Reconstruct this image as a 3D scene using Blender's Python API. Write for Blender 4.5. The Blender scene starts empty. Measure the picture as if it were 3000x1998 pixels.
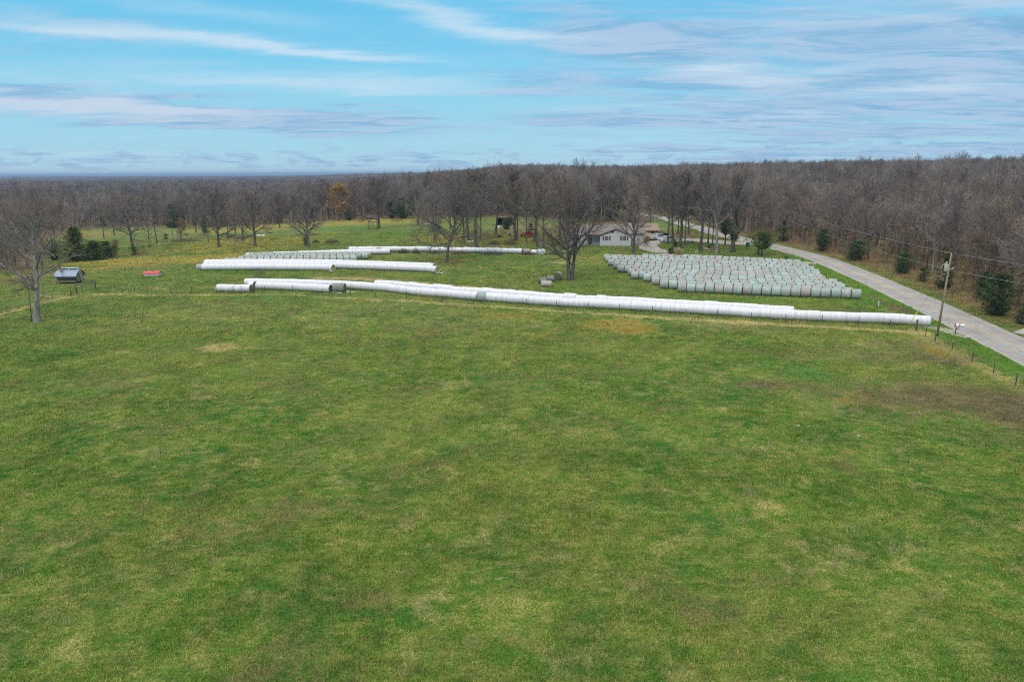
import bpy, bmesh, math, random
import numpy as np
from mathutils import Vector, Matrix

# ------------------------------------------------------------------ camera
SC = bpy.context.scene
COL = SC.collection
CAM_H = 20.0
HAZE_D = 0.00016
F_PX = 2050.0
PITCH = math.atan(491.0 / F_PX)
ROLL = 0.0065
FW = Vector((0, math.cos(PITCH), -math.sin(PITCH)))
R0 = Vector((1, 0, 0)); U0 = R0.cross(FW)
RT = R0 * math.cos(ROLL) - U0 * math.sin(ROLL)
UP = U0 * math.cos(ROLL) + R0 * math.sin(ROLL)
cd = bpy.data.cameras.new('camera'); cam = bpy.data.objects.new('camera', cd); COL.objects.link(cam)
cd.sensor_width = 36.0; cd.lens = F_PX / 3000 * 36; cd.clip_start = 0.5; cd.clip_end = 90000
m = Matrix((RT, UP, -FW)).transposed().to_4x4(); m.translation = (0, 0, CAM_H)
cam.matrix_world = m
SC.camera = cam
SC.view_settings.view_transform = 'Standard'; SC.view_settings.look = 'None'
SC.view_settings.exposure = 0.0; SC.view_settings.gamma = 1.0
SC.cycles.use_denoising = False
SC.cycles.filter_width = 1.1
SC.cycles.max_bounces = 6; SC.cycles.diffuse_bounces = 3; SC.cycles.transparent_max_bounces = 8
SC.cycles.volume_bounces = 0

SUN_EL = math.radians(42); SUN_AZ = math.radians(205)      # azimuth clockwise from +Y: behind the camera, to its left

def pdir(u, v):
    d = FW * F_PX + RT * (u - 1500.0) - UP * (v - 999.0)
    return d.normalized()

# ------------------------------------------------------------------ node helpers
class NT:
    def __init__(s, tree): s.t = tree; s.n = tree.nodes; s.l = tree.links
    def new(s, typ, **kw):
        n = s.n.new(typ)
        for k, v in kw.items(): setattr(n, k, v)
        return n
    def put(s, sock, v):
        if isinstance(v, bpy.types.NodeSocket): s.l.new(v, sock)
        elif v is not None: sock.default_value = v
    def math(s, op, a, b=None, c=None, clamp=False):
        n = s.new('ShaderNodeMath', operation=op, use_clamp=clamp)
        s.put(n.inputs[0], a)
        if b is not None: s.put(n.inputs[1], b)
        if c is not None: s.put(n.inputs[2], c)
        return n.outputs[0]
    def vmath(s, op, a, b=None):
        n = s.new('ShaderNodeVectorMath', operation=op)
        s.put(n.inputs[0], a)
        if b is not None: s.put(n.inputs[1], b)
        return n.outputs[0]
    def mix(s, f, a, b, blend='MIX'):
        n = s.new('ShaderNodeMix', data_type='RGBA', blend_type=blend)
        s.put(n.inputs['Factor'], f)
        for i, v in ((6, a), (7, b)):
            if isinstance(v, tuple) and len(v) == 3: v = (*v, 1)
            s.put(n.inputs[i], v)
        return n.outputs[2]
    def noise(s, vec, scale, detail=3.0, rough=0.55, dist=0.0, out=0):
        n = s.new('ShaderNodeTexNoise'); s.put(n.inputs['Vector'], vec)
        n.inputs['Scale'].default_value = scale; n.inputs['Detail'].default_value = detail
        n.inputs['Roughness'].default_value = rough; n.inputs['Distortion'].default_value = dist
        return n.outputs[out]
    def ramp(s, f, stops, interp='LINEAR'):
        n = s.new('ShaderNodeValToRGB'); n.color_ramp.interpolation = interp
        while len(n.color_ramp.elements) < len(stops): n.color_ramp.elements.new(0.5)
        for e, (p, c) in zip(n.color_ramp.elements, stops):
            e.position = p; e.color = (*c, 1) if len(c) == 3 else c
        s.put(n.inputs[0], f); return n.outputs[0]
    def step(s, x, a, b):
        n = s.new('ShaderNodeMapRange', interpolation_type='SMOOTHSTEP')
        s.put(n.inputs[0], x); n.inputs[1].default_value = a; n.inputs[2].default_value = b
        n.inputs[3].default_value = 0.0; n.inputs[4].default_value = 1.0
        return n.outputs[0]
    def scalev(s, vec, sc):
        n = s.new('ShaderNodeMapping'); s.put(n.inputs[0], vec); n.inputs['Scale'].default_value = sc
        return n.outputs[0]

def srgb(r, g, b):
    f = lambda c: ((c / 255) / 12.92) if c / 255 <= 0.04045 else (((c / 255) + 0.055) / 1.055) ** 2.4
    return (f(r), f(g), f(b))

# ------------------------------------------------------------------ world
W = bpy.data.worlds.new('World'); SC.world = W; W.use_nodes = True
w = NT(W.node_tree); w.n.clear()
out = w.new('ShaderNodeOutputWorld'); bg = w.new('ShaderNodeBackground'); w.l.new(bg.outputs[0], out.inputs[0])
sky = w.new('ShaderNodeTexSky', sky_type='NISHITA'); sky.sun_disc = False
sky.sun_elevation = SUN_EL; sky.sun_rotation = SUN_AZ
SKY_S = 0.1
bg.inputs[1].default_value = SKY_S
tc = w.new('ShaderNodeTexCoord'); sep = w.new('ShaderNodeSeparateXYZ'); w.l.new(tc.outputs['Generated'], sep.inputs[0])
X, Y, Z = sep.outputs
az = w.math('MULTIPLY', w.math('ARCTAN2', X, Y), 57.2958)
el = w.math('MULTIPLY', w.math('ARCSINE', Z), 57.2958)
# cloud sheet coordinates: the direction meets a flat layer overhead
den = w.math('ADD', w.math('MAXIMUM', Z, 0.0), 0.06)
cx = w.math('DIVIDE', X, den); cy = w.math('DIVIDE', Y, den)
cv = w.new('ShaderNodeCombineXYZ'); w.l.new(cx, cv.inputs[0]); w.l.new(cy, cv.inputs[1])
P = cv.outputs[0]
base = w.ramp(w.math('DIVIDE', el, 20.0), [(0.0, srgb(200, 236, 250)), (0.08, srgb(170, 222, 243)), (0.4, srgb(126, 210, 243)), (0.72, srgb(88, 194, 242)), (1.0, srgb(70, 178, 236))])
base = w.mix(0.10, base, w.mix(1.0, sky.outputs[0], (SKY_S * 1.0,) * 3, 'MULTIPLY'))
nA = w.noise(w.scalev(P, (0.42, 1.05, 1)), 1.0, 9, 0.64, 0.7)
nB = w.noise(w.scalev(P, (1.25, 2.6, 1)), 1.0, 9, 0.66, 0.9)
nW = w.noise(w.scalev(P, (0.3, 1.6, 1)), 1.0, 8, 0.62, 0.5)
def aed(u, v):
    d = pdir(u, v); return math.degrees(math.atan2(d.x, d.y)), math.degrees(math.asin(d.z))
wob = w.math('MULTIPLY', w.math('SUBTRACT', w.noise(w.scalev(P, (0.5, 1.2, 1)), 1.3, 5, 0.6), 0.5), 2.6)
elw = w.math('ADD', el, wob)
azw = w.math('ADD', az, w.math('MULTIPLY', wob, 3.0))
def streak(u, v, half_px, thick_px, tilt, amp=1.0, wobble=True):
    a, e = aed(u, v); e2 = elw if wobble else el
    da = w.math('SUBTRACT', azw, a); de = w.math('SUBTRACT', w.math('SUBTRACT', e2, e), w.math('MULTIPLY', da, tilt))
    k = 57.2958 / F_PX
    q = w.math('ADD', w.math('POWER', w.math('ABSOLUTE', w.math('DIVIDE', da, half_px * k)), 2.0),
               w.math('POWER', w.math('ABSOLUTE', w.math('DIVIDE', de, thick_px * k)), 2.0))
    return w.math('MULTIPLY', w.math('EXPONENT', w.math('MULTIPLY', q, -1.0)), amp)
def total(lst):
    r = lst[0]
    for x in lst[1:]: r = w.math('ADD', r, x)
    return r
# grey-lavender cloud cover: broken on the right, long banks on the left
grey = total([streak(170, 110, 330, 75, 0.02, .5), streak(250, 305, 560, 34, -.03, 1.1), streak(760, 335, 420, 26, -.02, .75),
              streak(520, 362, 190, 14, 0, .8), streak(1050, 372, 300, 16, 0, .8), streak(1050, 402, 240, 10, -.03, .45),
              streak(280, 468, 330, 11, 0, .3), streak(760, 472, 420, 13, 0, .3), streak(1270, 464, 170, 13, 0, .4),
              streak(1560, 235, 260, 40, 0.02, .85), streak(2550, 120, 780, 110, 0, .75), streak(2050, 90, 420, 60, 0, .4),
              streak(2700, 330, 560, 75, 0, .7), streak(1980, 350, 560, 28, 0, .6), streak(2150, 455, 330, 16, 0, .5), streak(2900, 200, 300, 120, 0, .5), streak(1700, 55, 250, 30, -.05, .4)])
right = w.step(az, -6.0, 16.0)
hv = w.new('ShaderNodeCombineXYZ'); w.put(hv.inputs[0], w.math('MULTIPLY', az, .30)); w.put(hv.inputs[1], w.math('MULTIPLY', el, 1.1))
nH = w.noise(hv.outputs[0], 1.0, 9, .62, .4)
puff = w.math('MULTIPLY', w.math('MULTIPLY', w.step(el, 3.0, 1.4), w.step(el, .1, .6)), w.step(nH, .46, .60))
cov = w.math('ADD', w.math('MULTIPLY', grey, 0.78), w.math('MULTIPLY', w.math('SUBTRACT', nA, 0.52), w.math('ADD', 1.3, w.math('MULTIPLY', right, 1.9))))
cov = w.math('ADD', cov, w.math('MULTIPLY', w.math('SUBTRACT', nB, 0.5), 0.7))
cov = w.step(w.math('ADD', w.math('ADD', cov, w.math('MULTIPLY', puff, .55)), w.math('MULTIPLY', right, 0.24)), 0.10, 0.82)
gcol = w.mix(w.step(w.math('ADD', nB, w.math('MULTIPLY', right, .02)), 0.36, 0.62), srgb(128, 180, 218), srgb(178, 203, 231))
gcol = w.mix(w.step(streak(260, 315, 520, 24, -.01, 1.2), .2, 1.0), gcol, srgb(203, 217, 236))
skyc = w.mix(w.math('MULTIPLY', cov, 0.9), base, gcol)
white = total([streak(240, 98, 230, 15, .0, .95), streak(720, 125, 420, 17, -.055, 1.0), streak(1000, 160, 200, 12, -.05, .6), streak(820, 238, 430, 22, -.01, .75), streak(1180, 262, 260, 14, -.02, .4),
               streak(1250, 48, 280, 22, -.19, .75), streak(1450, 85, 160, 20, -.16, .5), streak(620, 30, 300, 18, -.07, .35), streak(1620, 105, 130, 14, -.05, .6), streak(1600, 8, 200, 12, 0, .5),
               streak(2090, 205, 120, 12, 0, .9), streak(2250, 232, 130, 16, -.05, .7), streak(2680, 258, 230, 15, .02, .85), streak(1800, 318, 190, 11, 0, .5), streak(2300, 345, 130, 10, 0, .5),
               streak(2750, 20, 420, 40, 0, .35), streak(300, 452, 200, 8, 0, .5), streak(120, 235, 260, 16, -.05, .4), streak(2100, 500, 900, 14, 0, .5), streak(500, 505, 900, 10, 0, .35)])
wc = w.math('ADD', w.math('MULTIPLY', white, w.math('ADD', 0.35, w.math('MULTIPLY', nB, 1.15))), w.math('MULTIPLY', w.step(nW, 0.56, 0.80), 0.45), clamp=True)
skyc = w.mix(w.math('MULTIPLY', wc, 0.8), skyc, srgb(206, 229, 245))
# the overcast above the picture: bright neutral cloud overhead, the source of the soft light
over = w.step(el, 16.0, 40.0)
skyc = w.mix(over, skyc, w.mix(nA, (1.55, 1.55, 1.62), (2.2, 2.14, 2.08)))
below = w.step(el, 0.2, -1.0)
skyc = w.mix(below, skyc, srgb(120, 135, 140))
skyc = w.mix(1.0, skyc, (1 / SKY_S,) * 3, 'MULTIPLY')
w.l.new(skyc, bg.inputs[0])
W.cycles.sampling_method = 'AUTOMATIC'

sd = bpy.data.lights.new('sun', 'SUN'); sd.energy = 1.5; sd.angle = math.radians(11); sd.color = (1.0, 0.94, 0.84)
so = bpy.data.objects.new('sun', sd); COL.objects.link(so)
sv = Vector((math.sin(SUN_AZ) * math.cos(SUN_EL), math.cos(SUN_AZ) * math.cos(SUN_EL), math.sin(SUN_EL)))
so.rotation_euler = sv.to_track_quat('Z', 'Y').to_euler(); so.location = (0, -30, 60)

# ------------------------------------------------------------------ terrain
def sstep(x, a, b):
    t = np.clip((x - a) / (b - a), 0, 1); return t * t * (3 - 2 * t)
def H(x, y):
    x = np.asarray(x, float); y = np.asarray(y, float)
    arg = (x - 55) + (y - 150) * 0.40
    h = 12.5 * sstep(arg, 0, 460) * sstep(y, 60, 160)
    h = h + 3.5 * sstep(np.hypot(x - 900, y - 1500), 1400, 200)
    h = h - 2.0 * sstep(-x, 45, 140) * sstep(y, 95, 190) - 3.0 * sstep(-x, 60, 260) * sstep(y, 230, 420)
    # rolling far country
    r = np.hypot(x, y); far = sstep(r, 1500, 6000)
    h = h * (1 - sstep(r, 1800, 5000) * .8)
    h = h + far * (5 * np.sin(x / 1450.0 + 1.3) * np.cos(y / 1900.0) + 3.0 * np.sin(x / 730.0 + y / 910.0) - 6)
    h = h + sstep(r, 9000, 17000) * (16 + 10 * np.sin(x / 5200.0 + .6) + 6 * np.sin(x / 2100.0)) * (.6 + .4 * sstep(x, -3000, 6000))
    return h
def hh(x, y): return float(H(x, y))
def G(u, v, dz=0.0):
    """the point of the ground that the photograph shows at pixel (u, v)"""
    d = pdir(u, v); z = dz
    for _ in range(40):
        t = (z - CAM_H) / d.z
        z = 0.6 * z + 0.4 * (hh(d.x * t, d.y * t) + dz)
    return Vector((d.x * t, d.y * t, z))
def GL(pts): return [G(*p) for p in pts]
def ppx(p):
    """metres per photo pixel at a point"""
    return (Vector(p) - Vector((0, 0, CAM_H))).dot(FW) / F_PX
def top_h(base, v):
    """height above its base of something whose top shows at photo row v"""
    d = pdir(1500, v); D = math.hypot(base.x, base.y)
    u = 1500 + 0  # rows are nearly level: the roll is put back below
    # solve along the vertical through the base
    lo, hi = 0.0, 60.0
    for _ in range(40):
        mid = (lo + hi) / 2; q = Vector((base.x, base.y, base.z + mid)) - Vector((0, 0, CAM_H))
        vv = 999 - q.dot(UP) / q.dot(FW) * F_PX
        if vv > v: lo = mid
        else: hi = mid
    return (lo + hi) / 2

# ------------------------------------------------------------------ mesh helpers
def np_mesh(name, verts, faces, mats=(), mi=None, smooth=False):
    me = bpy.data.meshes.new(name)
    verts = np.asarray(verts, np.float32).reshape(-1, 3)
    if isinstance(faces, np.ndarray):
        k = faces.shape[1]; nf = len(faces); flat = faces.ravel()
        tot = np.full(nf, k, np.int32)
    else:
        nf = len(faces); tot = np.array([len(f) for f in faces], np.int32)
        flat = np.fromiter((i for f in faces for i in f), np.int32, count=int(tot.sum()))
    start = np.concatenate(([0], np.cumsum(tot)[:-1])).astype(np.int32) if nf else np.zeros(0, np.int32)
    me.vertices.add(len(verts)); me.vertices.foreach_set('co', verts.ravel())
    me.loops.add(len(flat)); me.loops.foreach_set('vertex_index', flat.astype(np.int32))
    me.polygons.add(nf); me.polygons.foreach_set('loop_start', start); me.polygons.foreach_set('loop_total', tot)
    for mt in mats: me.materials.append(mt)
    if mi is not None: me.polygons.foreach_set('material_index', np.asarray(mi, np.int32))
    me.polygons.foreach_set('use_smooth', np.full(nf, bool(smooth)))
    me.update(calc_edges=True); me.validate()
    return me
def link(name, me, parent=None, loc=None, rz=None):
    o = bpy.data.objects.new(name, me); COL.objects.link(o)
    if parent is not None: o.parent = parent
    if loc is not None: o.location = loc
    if rz is not None: o.rotation_euler = (0, 0, rz)
    return o
def tag(o, label=None, cat=None, group=None, kind=None):
    if label: o['label'] = label
    if cat: o['category'] = cat
    if group: o['group'] = group
    if kind: o['kind'] = kind
    return o
def empty(name, loc=(0, 0, 0), rz=0.0, label=None, cat=None, group=None):
    o = bpy.data.objects.new(name, None); COL.objects.link(o); o.location = loc; o.rotation_euler = (0, 0, rz)
    o.empty_display_size = 0.3
    return tag(o, label, cat, group)
def copy_tree(o, parent=None):
    c = o.copy(); COL.objects.link(c); c.parent = parent
    for ch in list(o.children): copy_tree(ch, c)
    return c
class MB:
    """collects shapes into ONE mesh"""
    def __init__(s): s.v = []; s.f = []; s.m = []; s.sm = []
    def add(s, vs, fs, mat=0, smooth=False):
        b = len(s.v); s.v.extend([tuple(p) for p in vs])
        for f in fs: s.f.append(tuple(b + i for i in f)); s.m.append(mat); s.sm.append(smooth)
        return s
    def box(s, cx, cy, cz, sx, sy, sz, rz=0.0, mat=0, bev=0.0, rx=0.0):
        hx, hy, hz = sx / 2, sy / 2, sz / 2
        if bev > 0:
            b = min(bev, hx * .9, hy * .9, hz * .9); vs = []
            for z in (-hz, -hz + b, hz - b, hz):
                k = b if abs(z) == hz else 0
                for (x, y) in ((-hx + k, -hy + k + b * .6), (-hx + k + b * .6, -hy + k), (hx - k - b * .6, -hy + k), (hx - k, -hy + k + b * .6), (hx - k, hy - k - b * .6), (hx - k - b * .6, hy - k), (-hx + k + b * .6, hy - k), (-hx + k, hy - k - b * .6)):
                    vs.append((x, y, z))
            fs = [tuple(range(7, -1, -1)), tuple(range(24, 32))]
            for r in range(3):
                for i in range(8): fs.append((r * 8 + i, r * 8 + (i + 1) % 8, (r + 1) * 8 + (i + 1) % 8, (r + 1) * 8 + i))
        else:
            vs = [(x, y, z) for z in (-hz, hz) for (x, y) in ((-hx, -hy), (hx, -hy), (hx, hy), (-hx, hy))]
            fs = [(3, 2, 1, 0), (4, 5, 6, 7), (0, 1, 5, 4), (1, 2, 6, 5), (2, 3, 7, 6), (3, 0, 4, 7)]
        c, sn = math.cos(rz), math.sin(rz); cr, sr = math.cos(rx), math.sin(rx)
        o = []
        for x, y, z in vs:
            y, z = y * cr - z * sr, y * sr + z * cr
            o.append((cx + x * c - y * sn, cy + x * sn + y * c, cz + z))
        return s.add(o, fs, mat)
    def tube(s, pts, rad, n=8, mat=0, cap=True, smooth=True, sq=None):
        pts = [Vector(p) for p in pts]
        if not hasattr(rad, '__len__'): rad = [rad] * len(pts)
        vs = []; ref = None
        for i, p in enumerate(pts):
            d = (pts[min(i + 1, len(pts) - 1)] - pts[max(i - 1, 0)]).normalized()
            if ref is None: ref = Vector((0, 0, 1)) if abs(d.z) < .9 else Vector((1, 0, 0))
            a = d.cross(ref).normalized(); b = a.cross(d).normalized(); ref = b
            for k in range(n):
                t = 2 * math.pi * k / n
                vs.append(p + a * (math.cos(t) * rad[i]) + b * (math.sin(t) * rad[i]))
        fs = []
        for i in range(len(pts) - 1):
            for k in range(n): fs.append((i * n + k, i * n + (k + 1) % n, (i + 1) * n + (k + 1) % n, (i + 1) * n + k))
        if cap: fs.append(tuple(range(n - 1, -1, -1))); fs.append(tuple((len(pts) - 1) * n + k for k in range(n)))
        return s.add(vs, fs, mat, smooth)
    def prism(s, poly, y0, y1, mat=0, axis='y'):
        """a closed outline of (x, z) pushed along y (or (x, y) along z, (y, z) along x)"""
        n = len(poly)
        f3 = {'y': lambda p, t: (p[0], t, p[1]), 'z': lambda p, t: (p[0], p[1], t), 'x': lambda p, t: (t, p[0], p[1])}[axis]
        vs = [f3(p, y0) for p in poly] + [f3(p, y1) for p in poly]
        fs = [tuple(range(n)), tuple(range(2 * n - 1, n - 1, -1))] + [(i, i + n, (i + 1) % n + n, (i + 1) % n) for i in range(n)]
        return s.add(vs, fs, mat)
    def build(s, name, mats, parent=None, loc=None, rz=None, recalc=True):
        if not isinstance(mats, (list, tuple)): mats = [mats]
        me = bpy.data.meshes.new(name); me.from_pydata([tuple(p) for p in s.v], [], s.f)
        for mt in mats: me.materials.append(mt)
        me.polygons.foreach_set('material_index', s.m); me.polygons.foreach_set('use_smooth', s.sm)
        if recalc:
            bm = bmesh.new(); bm.from_mesh(me); bmesh.ops.recalc_face_normals(bm, faces=bm.faces); bm.to_mesh(me); bm.free()
        me.update()
        return link(name, me, parent, loc, rz)

# ------------------------------------------------------------------ materials
def newmat(name):
    mt = bpy.data.materials.new(name); mt.use_nodes = True
    t = NT(mt.node_tree); b = t.n['Principled BSDF']
    return mt, t, b
def simple(name, col, rough=0.8, metal=0.0, var=0.12, scale=6.0, spec=0.3, bump=0.0, rnd=0.0, coat=0.0):
    mt, t, b = newmat(name)
    co = t.new('ShaderNodeTexCoord').outputs['Object']
    n = t.noise(co, scale, 5, 0.6)
    c = t.mix(t.step(n, 0.3, 0.7), tuple(k * (1 - var) for k in col), tuple(min(1, k * (1 + var)) for k in col))
    if rnd:
        oi = t.new('ShaderNodeObjectInfo').outputs['Random']
        c = t.mix(t.math('MULTIPLY', oi, rnd), c, tuple(k * .45 for k in col))
    t.put(b.inputs['Base Color'], c); b.inputs['Roughness'].default_value = rough; b.inputs['Metallic'].default_value = metal
    b.inputs['Specular IOR Level'].default_value = spec; b.inputs['Coat Weight'].default_value = coat
    if bump:
        bn = t.new('ShaderNodeBump'); bn.inputs['Strength'].default_value = bump; bn.inputs['Distance'].default_value = 0.05
        t.put(bn.inputs['Height'], n); t.l.new(bn.outputs[0], b.inputs['Normal'])
    return mt

# turf: one colour recipe shared by the ground sheet and the blades
def turf_group():
    g = bpy.data.node_groups.new('turf_colour', 'ShaderNodeTree')
    g.interface.new_socket('Zone', in_out='INPUT', socket_type='NodeSocketColor')
    g.interface.new_socket('Zone2', in_out='INPUT', socket_type='NodeSocketColor')
    g.interface.new_socket('Color', in_out='OUTPUT', socket_type='NodeSocketColor')
    t = NT(g); gi = t.new('NodeGroupInput'); go = t.new('NodeGroupOutput')
    pos = t.new('ShaderNodeNewGeometry').outputs['Position']
    s1 = t.new('ShaderNodeSeparateColor'); t.l.new(gi.outputs[0], s1.inputs[0])
    s2 = t.new('ShaderNodeSeparateColor'); t.l.new(gi.outputs[1], s2.inputs[0])
    big = t.noise(pos, 0.035, 4, 0.6, 0.4); mid = t.noise(pos, 0.16, 5, 0.65, 0.6); sml = t.noise(pos, 0.75, 6, 0.7, 0.3); fin = t.noise(pos, 4.5, 4, 0.7)
    pa = t.noise(t.vmath('ADD', pos, (71, 33, 0)), 0.28, 5, 0.65, 0.5); pb = t.noise(t.vmath('ADD', pos, (-41, 93, 0)), 0.11, 5, 0.6, 0.3)
    st = t.noise(t.scalev(pos, (.55, 1.3, 1)), 1.7, 6, .75, .5)
    c = t.mix(t.step(mid, .36, .60), (0.027, 0.092, 0.011), (0.066, 0.122, 0.020))
    c = t.mix(t.math('MULTIPLY', t.step(big, .42, .62), .6), c, (0.102, 0.134, 0.031))
    c = t.mix(t.math('MULTIPLY', t.step(sml, .42, .62), .5), c, (0.160, 0.168, 0.058))
    c = t.mix(t.math('MULTIPLY', t.step(st, .53, .70), .68), c, (0.225, 0.222, 0.100))
    c = t.mix(t.math('MULTIPLY', t.step(st, .47, .34), .70), c, (0.028, 0.058, 0.012))
    c = t.mix(t.math('MULTIPLY', t.step(pa, .56, .70), t.math('MULTIPLY', t.step(sml, .35, .62), .6)), c, (0.245, 0.235, 0.120))
    c = t.mix(t.math('MULTIPLY', t.step(pb, .55, .67), t.math('MULTIPLY', t.step(sml, .3, .6), .5)), c, (0.095, 0.085, 0.045))
    c = t.mix(t.math('MULTIPLY', t.step(t.noise(t.vmath('ADD', pos, (9, -57, 0)), .4, 5, .7), .56, .68), .5), c, (0.022, 0.100, 0.012))
    def zone(sock, col, c, k=1.0, lo=.25, hi=.75, nz=mid):
        f = t.step(t.math('ADD', sock, t.math('MULTIPLY', t.math('SUBTRACT', t.math('ADD', t.math('MULTIPLY', nz, .5), t.math('MULTIPLY', sml, .5)), .5), 1.3)), lo, hi)
        f = t.math('MULTIPLY', f, t.step(sock, 0.02, .2))
        return t.mix(t.math('MULTIPLY', f, k), c, col)
    c = zone(s2.outputs[0], t.mix(t.step(fin, .3, .7), (0.036, 0.115, 0.012), (0.08, 0.155, 0.022)), c, .8)
    c = zone(s1.outputs[1], t.mix(t.step(sml, .35, .62), (0.17, 0.135, 0.028), (0.25, 0.215, 0.052)), c, .68)
    c = zone(s2.outputs[1], t.mix(t.step(fin, .3, .7), (0.22, 0.19, 0.09), (0.36, 0.32, 0.18)), c, .8)
    c = zone(s2.outputs[2], t.mix(t.step(sml, .3, .7), (0.015, 0.10, 0.022), (0.045, 0.15, 0.04)), c, .62, .15, .95, sml)
    c = zone(s1.outputs[2], t.mix(t.step(t.math('ADD', t.math('MULTIPLY', fin, .5), t.math('MULTIPLY', sml, .5)), .38, .62), (0.046, 0.036, 0.025), (0.125, 0.105, 0.062)), c, .90, .12, .85, sml)
    c = zone(s1.outputs[0], t.mix(t.step(fin, .3, .7), (0.080, 0.062, 0.038), (0.185, 0.142, 0.086)), c, .92)
    c = t.mix(t.math('MULTIPLY', t.step(fin, .35, .75), .3), c, t.mix(1.0, c, (1.5, 1.45, 1.5), 'MULTIPLY'))
    c = t.mix(1.0, c, t.mix(t.step(t.noise(t.vmath('ADD', pos, (17, 5, 0)), .22, 6, .68, .3), .38, .62), (1.13, 1.08, .98), (1.52, 1.40, 1.20)), 'MULTIPLY')
    t.l.new(c, go.inputs[0])
    return g
TURF = turf_group()
def turf_mat(name, inst=False):
    mt, t, b = newmat(name)
    gr = t.new('ShaderNodeGroup'); gr.node_tree = TURF
    for i, a in enumerate(('zone', 'zone2')):
        at = t.new('ShaderNodeAttribute', attribute_name=a); at.attribute_type = 'INSTANCER' if inst else 'GEOMETRY'
        t.l.new(at.outputs['Color'], gr.inputs[i])
    c = gr.outputs[0]
    if inst:
        tone = t.new('ShaderNodeAttribute', attribute_name='tone'); tone.attribute_type = 'GEOMETRY'
        c = t.mix(1.0, c, t.ramp(tone.outputs['Fac'], [(0, (.62, .74, .5)), (.45, (1.15, 1.2, .95)), (.8, (1.75, 1.65, 1.35)), (1, (2.9, 2.5, 2.6))]), 'MULTIPLY')
    else:
        pos = t.new('ShaderNodeNewGeometry').outputs['Position']
        bn = t.new('ShaderNodeBump'); bn.inputs['Strength'].default_value = 0.9; bn.inputs['Distance'].default_value = 0.18
        hgt = t.math('ADD', t.noise(pos, 2.2, 5, .7), t.math('MULTIPLY', t.noise(pos, 9.0, 4, .7), .45))
        t.put(bn.inputs['Height'], hgt); t.l.new(bn.outputs[0], b.inputs['Normal'])
    if not inst:
        pos2 = t.new('ShaderNodeNewGeometry').outputs['Position']; gr_ = t.noise(pos2, 7.0, 6, .8)
        c = t.mix(t.step(gr_, .40, .62), t.mix(1.0, c, (.55, .55, .50), 'MULTIPLY'), t.mix(1.0, c, (1.15, 1.15, 1.05), 'MULTIPLY'))
    t.put(b.inputs['Base Color'], c); b.inputs['Roughness'].default_value = 0.9; b.inputs['Specular IOR Level'].default_value = 0.12
    return mt

# ------------------------------------------------------------------ layout on the ground
def A2(pts): return np.array([(p.x, p.y) for p in pts])
def inside(poly, x, y):
    x = np.asarray(x, float); y = np.asarray(y, float); r = np.zeros(x.shape, bool); n = len(poly); j = n - 1
    for i in range(n):
        xi, yi = poly[i]; xj, yj = poly[j]
        c = ((yi > y) != (yj > y)) & (x < (xj - xi) * (y - yi) / ((yj - yi) if yj != yi else 1e-9) + xi)
        r ^= c; j = i
    return r
def dline(pl, x, y):
    x = np.asarray(x, float); y = np.asarray(y, float); d = np.full(x.shape, 1e9)
    for (ax, ay), (bx, by) in zip(pl[:-1], pl[1:]):
        dx, dy = bx - ax, by - ay; L = dx * dx + dy * dy + 1e-9
        t = np.clip(((x - ax) * dx + (y - ay) * dy) / L, 0, 1)
        d = np.minimum(d, np.hypot(x - ax - t * dx, y - ay - t * dy))
    return d
def smooth_line(pl, step=1.5):
    """Catmull-Rom through the points, evenly spaced"""
    P_ = [np.array(p, float) for p in pl]; P_ = [2 * P_[0] - P_[1]] + P_ + [2 * P_[-1] - P_[-2]]; o = []
    for i in range(1, len(P_) - 2):
        a, b, c, d = P_[i - 1:i + 3]; n = max(2, int(np.linalg.norm(c - b) / step))
        for k in range(n):
            t = k / n
            o.append(.5 * ((2 * b) + (-a + c) * t + (2 * a - 5 * b + 4 * c - d) * t * t + (-a + 3 * b - 3 * c + d) * t ** 3))
    o.append(P_[-2]); return np.array(o)

road_px = [(1880, 628), (1935, 637), (1980, 648), (2015, 660), (2043, 665), (2081, 678), (2129, 691), (2167, 699), (2198, 706), (2263, 722), (2315, 734.5), (2404, 759), (2500, 797), (2600, 840), (2749, 908), (2910, 985), (3000, 1028)]
rl = A2(GL(road_px)); ed_ = (rl[-1] - rl[-3]) / np.linalg.norm(rl[-1] - rl[-3]); e = np.array([rl[-1] + ed_ * k_ for k_ in (10, 20, 32, 46, 60, 76)])
ROAD = smooth_line(np.vstack([[rl[0] + (rl[0] - rl[1]) * 1], rl, e]), 1.5)
ROAD_W = 3.35

wood_px = [(0, 797), (50, 796), (88, 788), (100, 745), (118, 700), (200, 676), (320, 668), (430, 664), (560, 668), (640, 668), (700, 662), (830, 656), (950, 648), (1050, 642), (1150, 640), (1330, 637), (1420, 634), (1500, 637), (1600, 641), (1680, 648), (1740, 655), (1800, 657), (1860, 655), (1905, 642)]
wood_px2 = [(1990, 634), (2060, 657), (2110, 672), (2170, 685), (2240, 699), (2283, 705), (2391, 731), (2471, 756), (2557, 766), (2674, 798), (2732, 838), (2823, 858), (2873, 894), (2956, 930), (3000, 948)]
w1 = A2(GL(wood_px)); w2 = A2(GL(wood_px2))
dx_, dy_ = w2[-1] - w2[-2]; nn = math.hypot(dx_, dy_)
wend = w2[-1] + np.array([dx_, dy_]) / nn * 60
far_mid = np.array([ROAD[0] + (-4, 12), ROAD[0] + (4, 12)])
CLEAR = np.vstack([[(-260, -90)], [(-200, 60)], [(w1[0][0] - 30, w1[0][1] - 10)], w1, far_mid, w2, [wend], [(wend[0] + 10, -90)]])
EDGE = CLEAR[2:-1]
def in_wood(x, y):
    return ~inside(CLEAR, x, y) & (dline(ROAD[::4], x, y) > 8) & (np.asarray(y) > 20)

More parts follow.
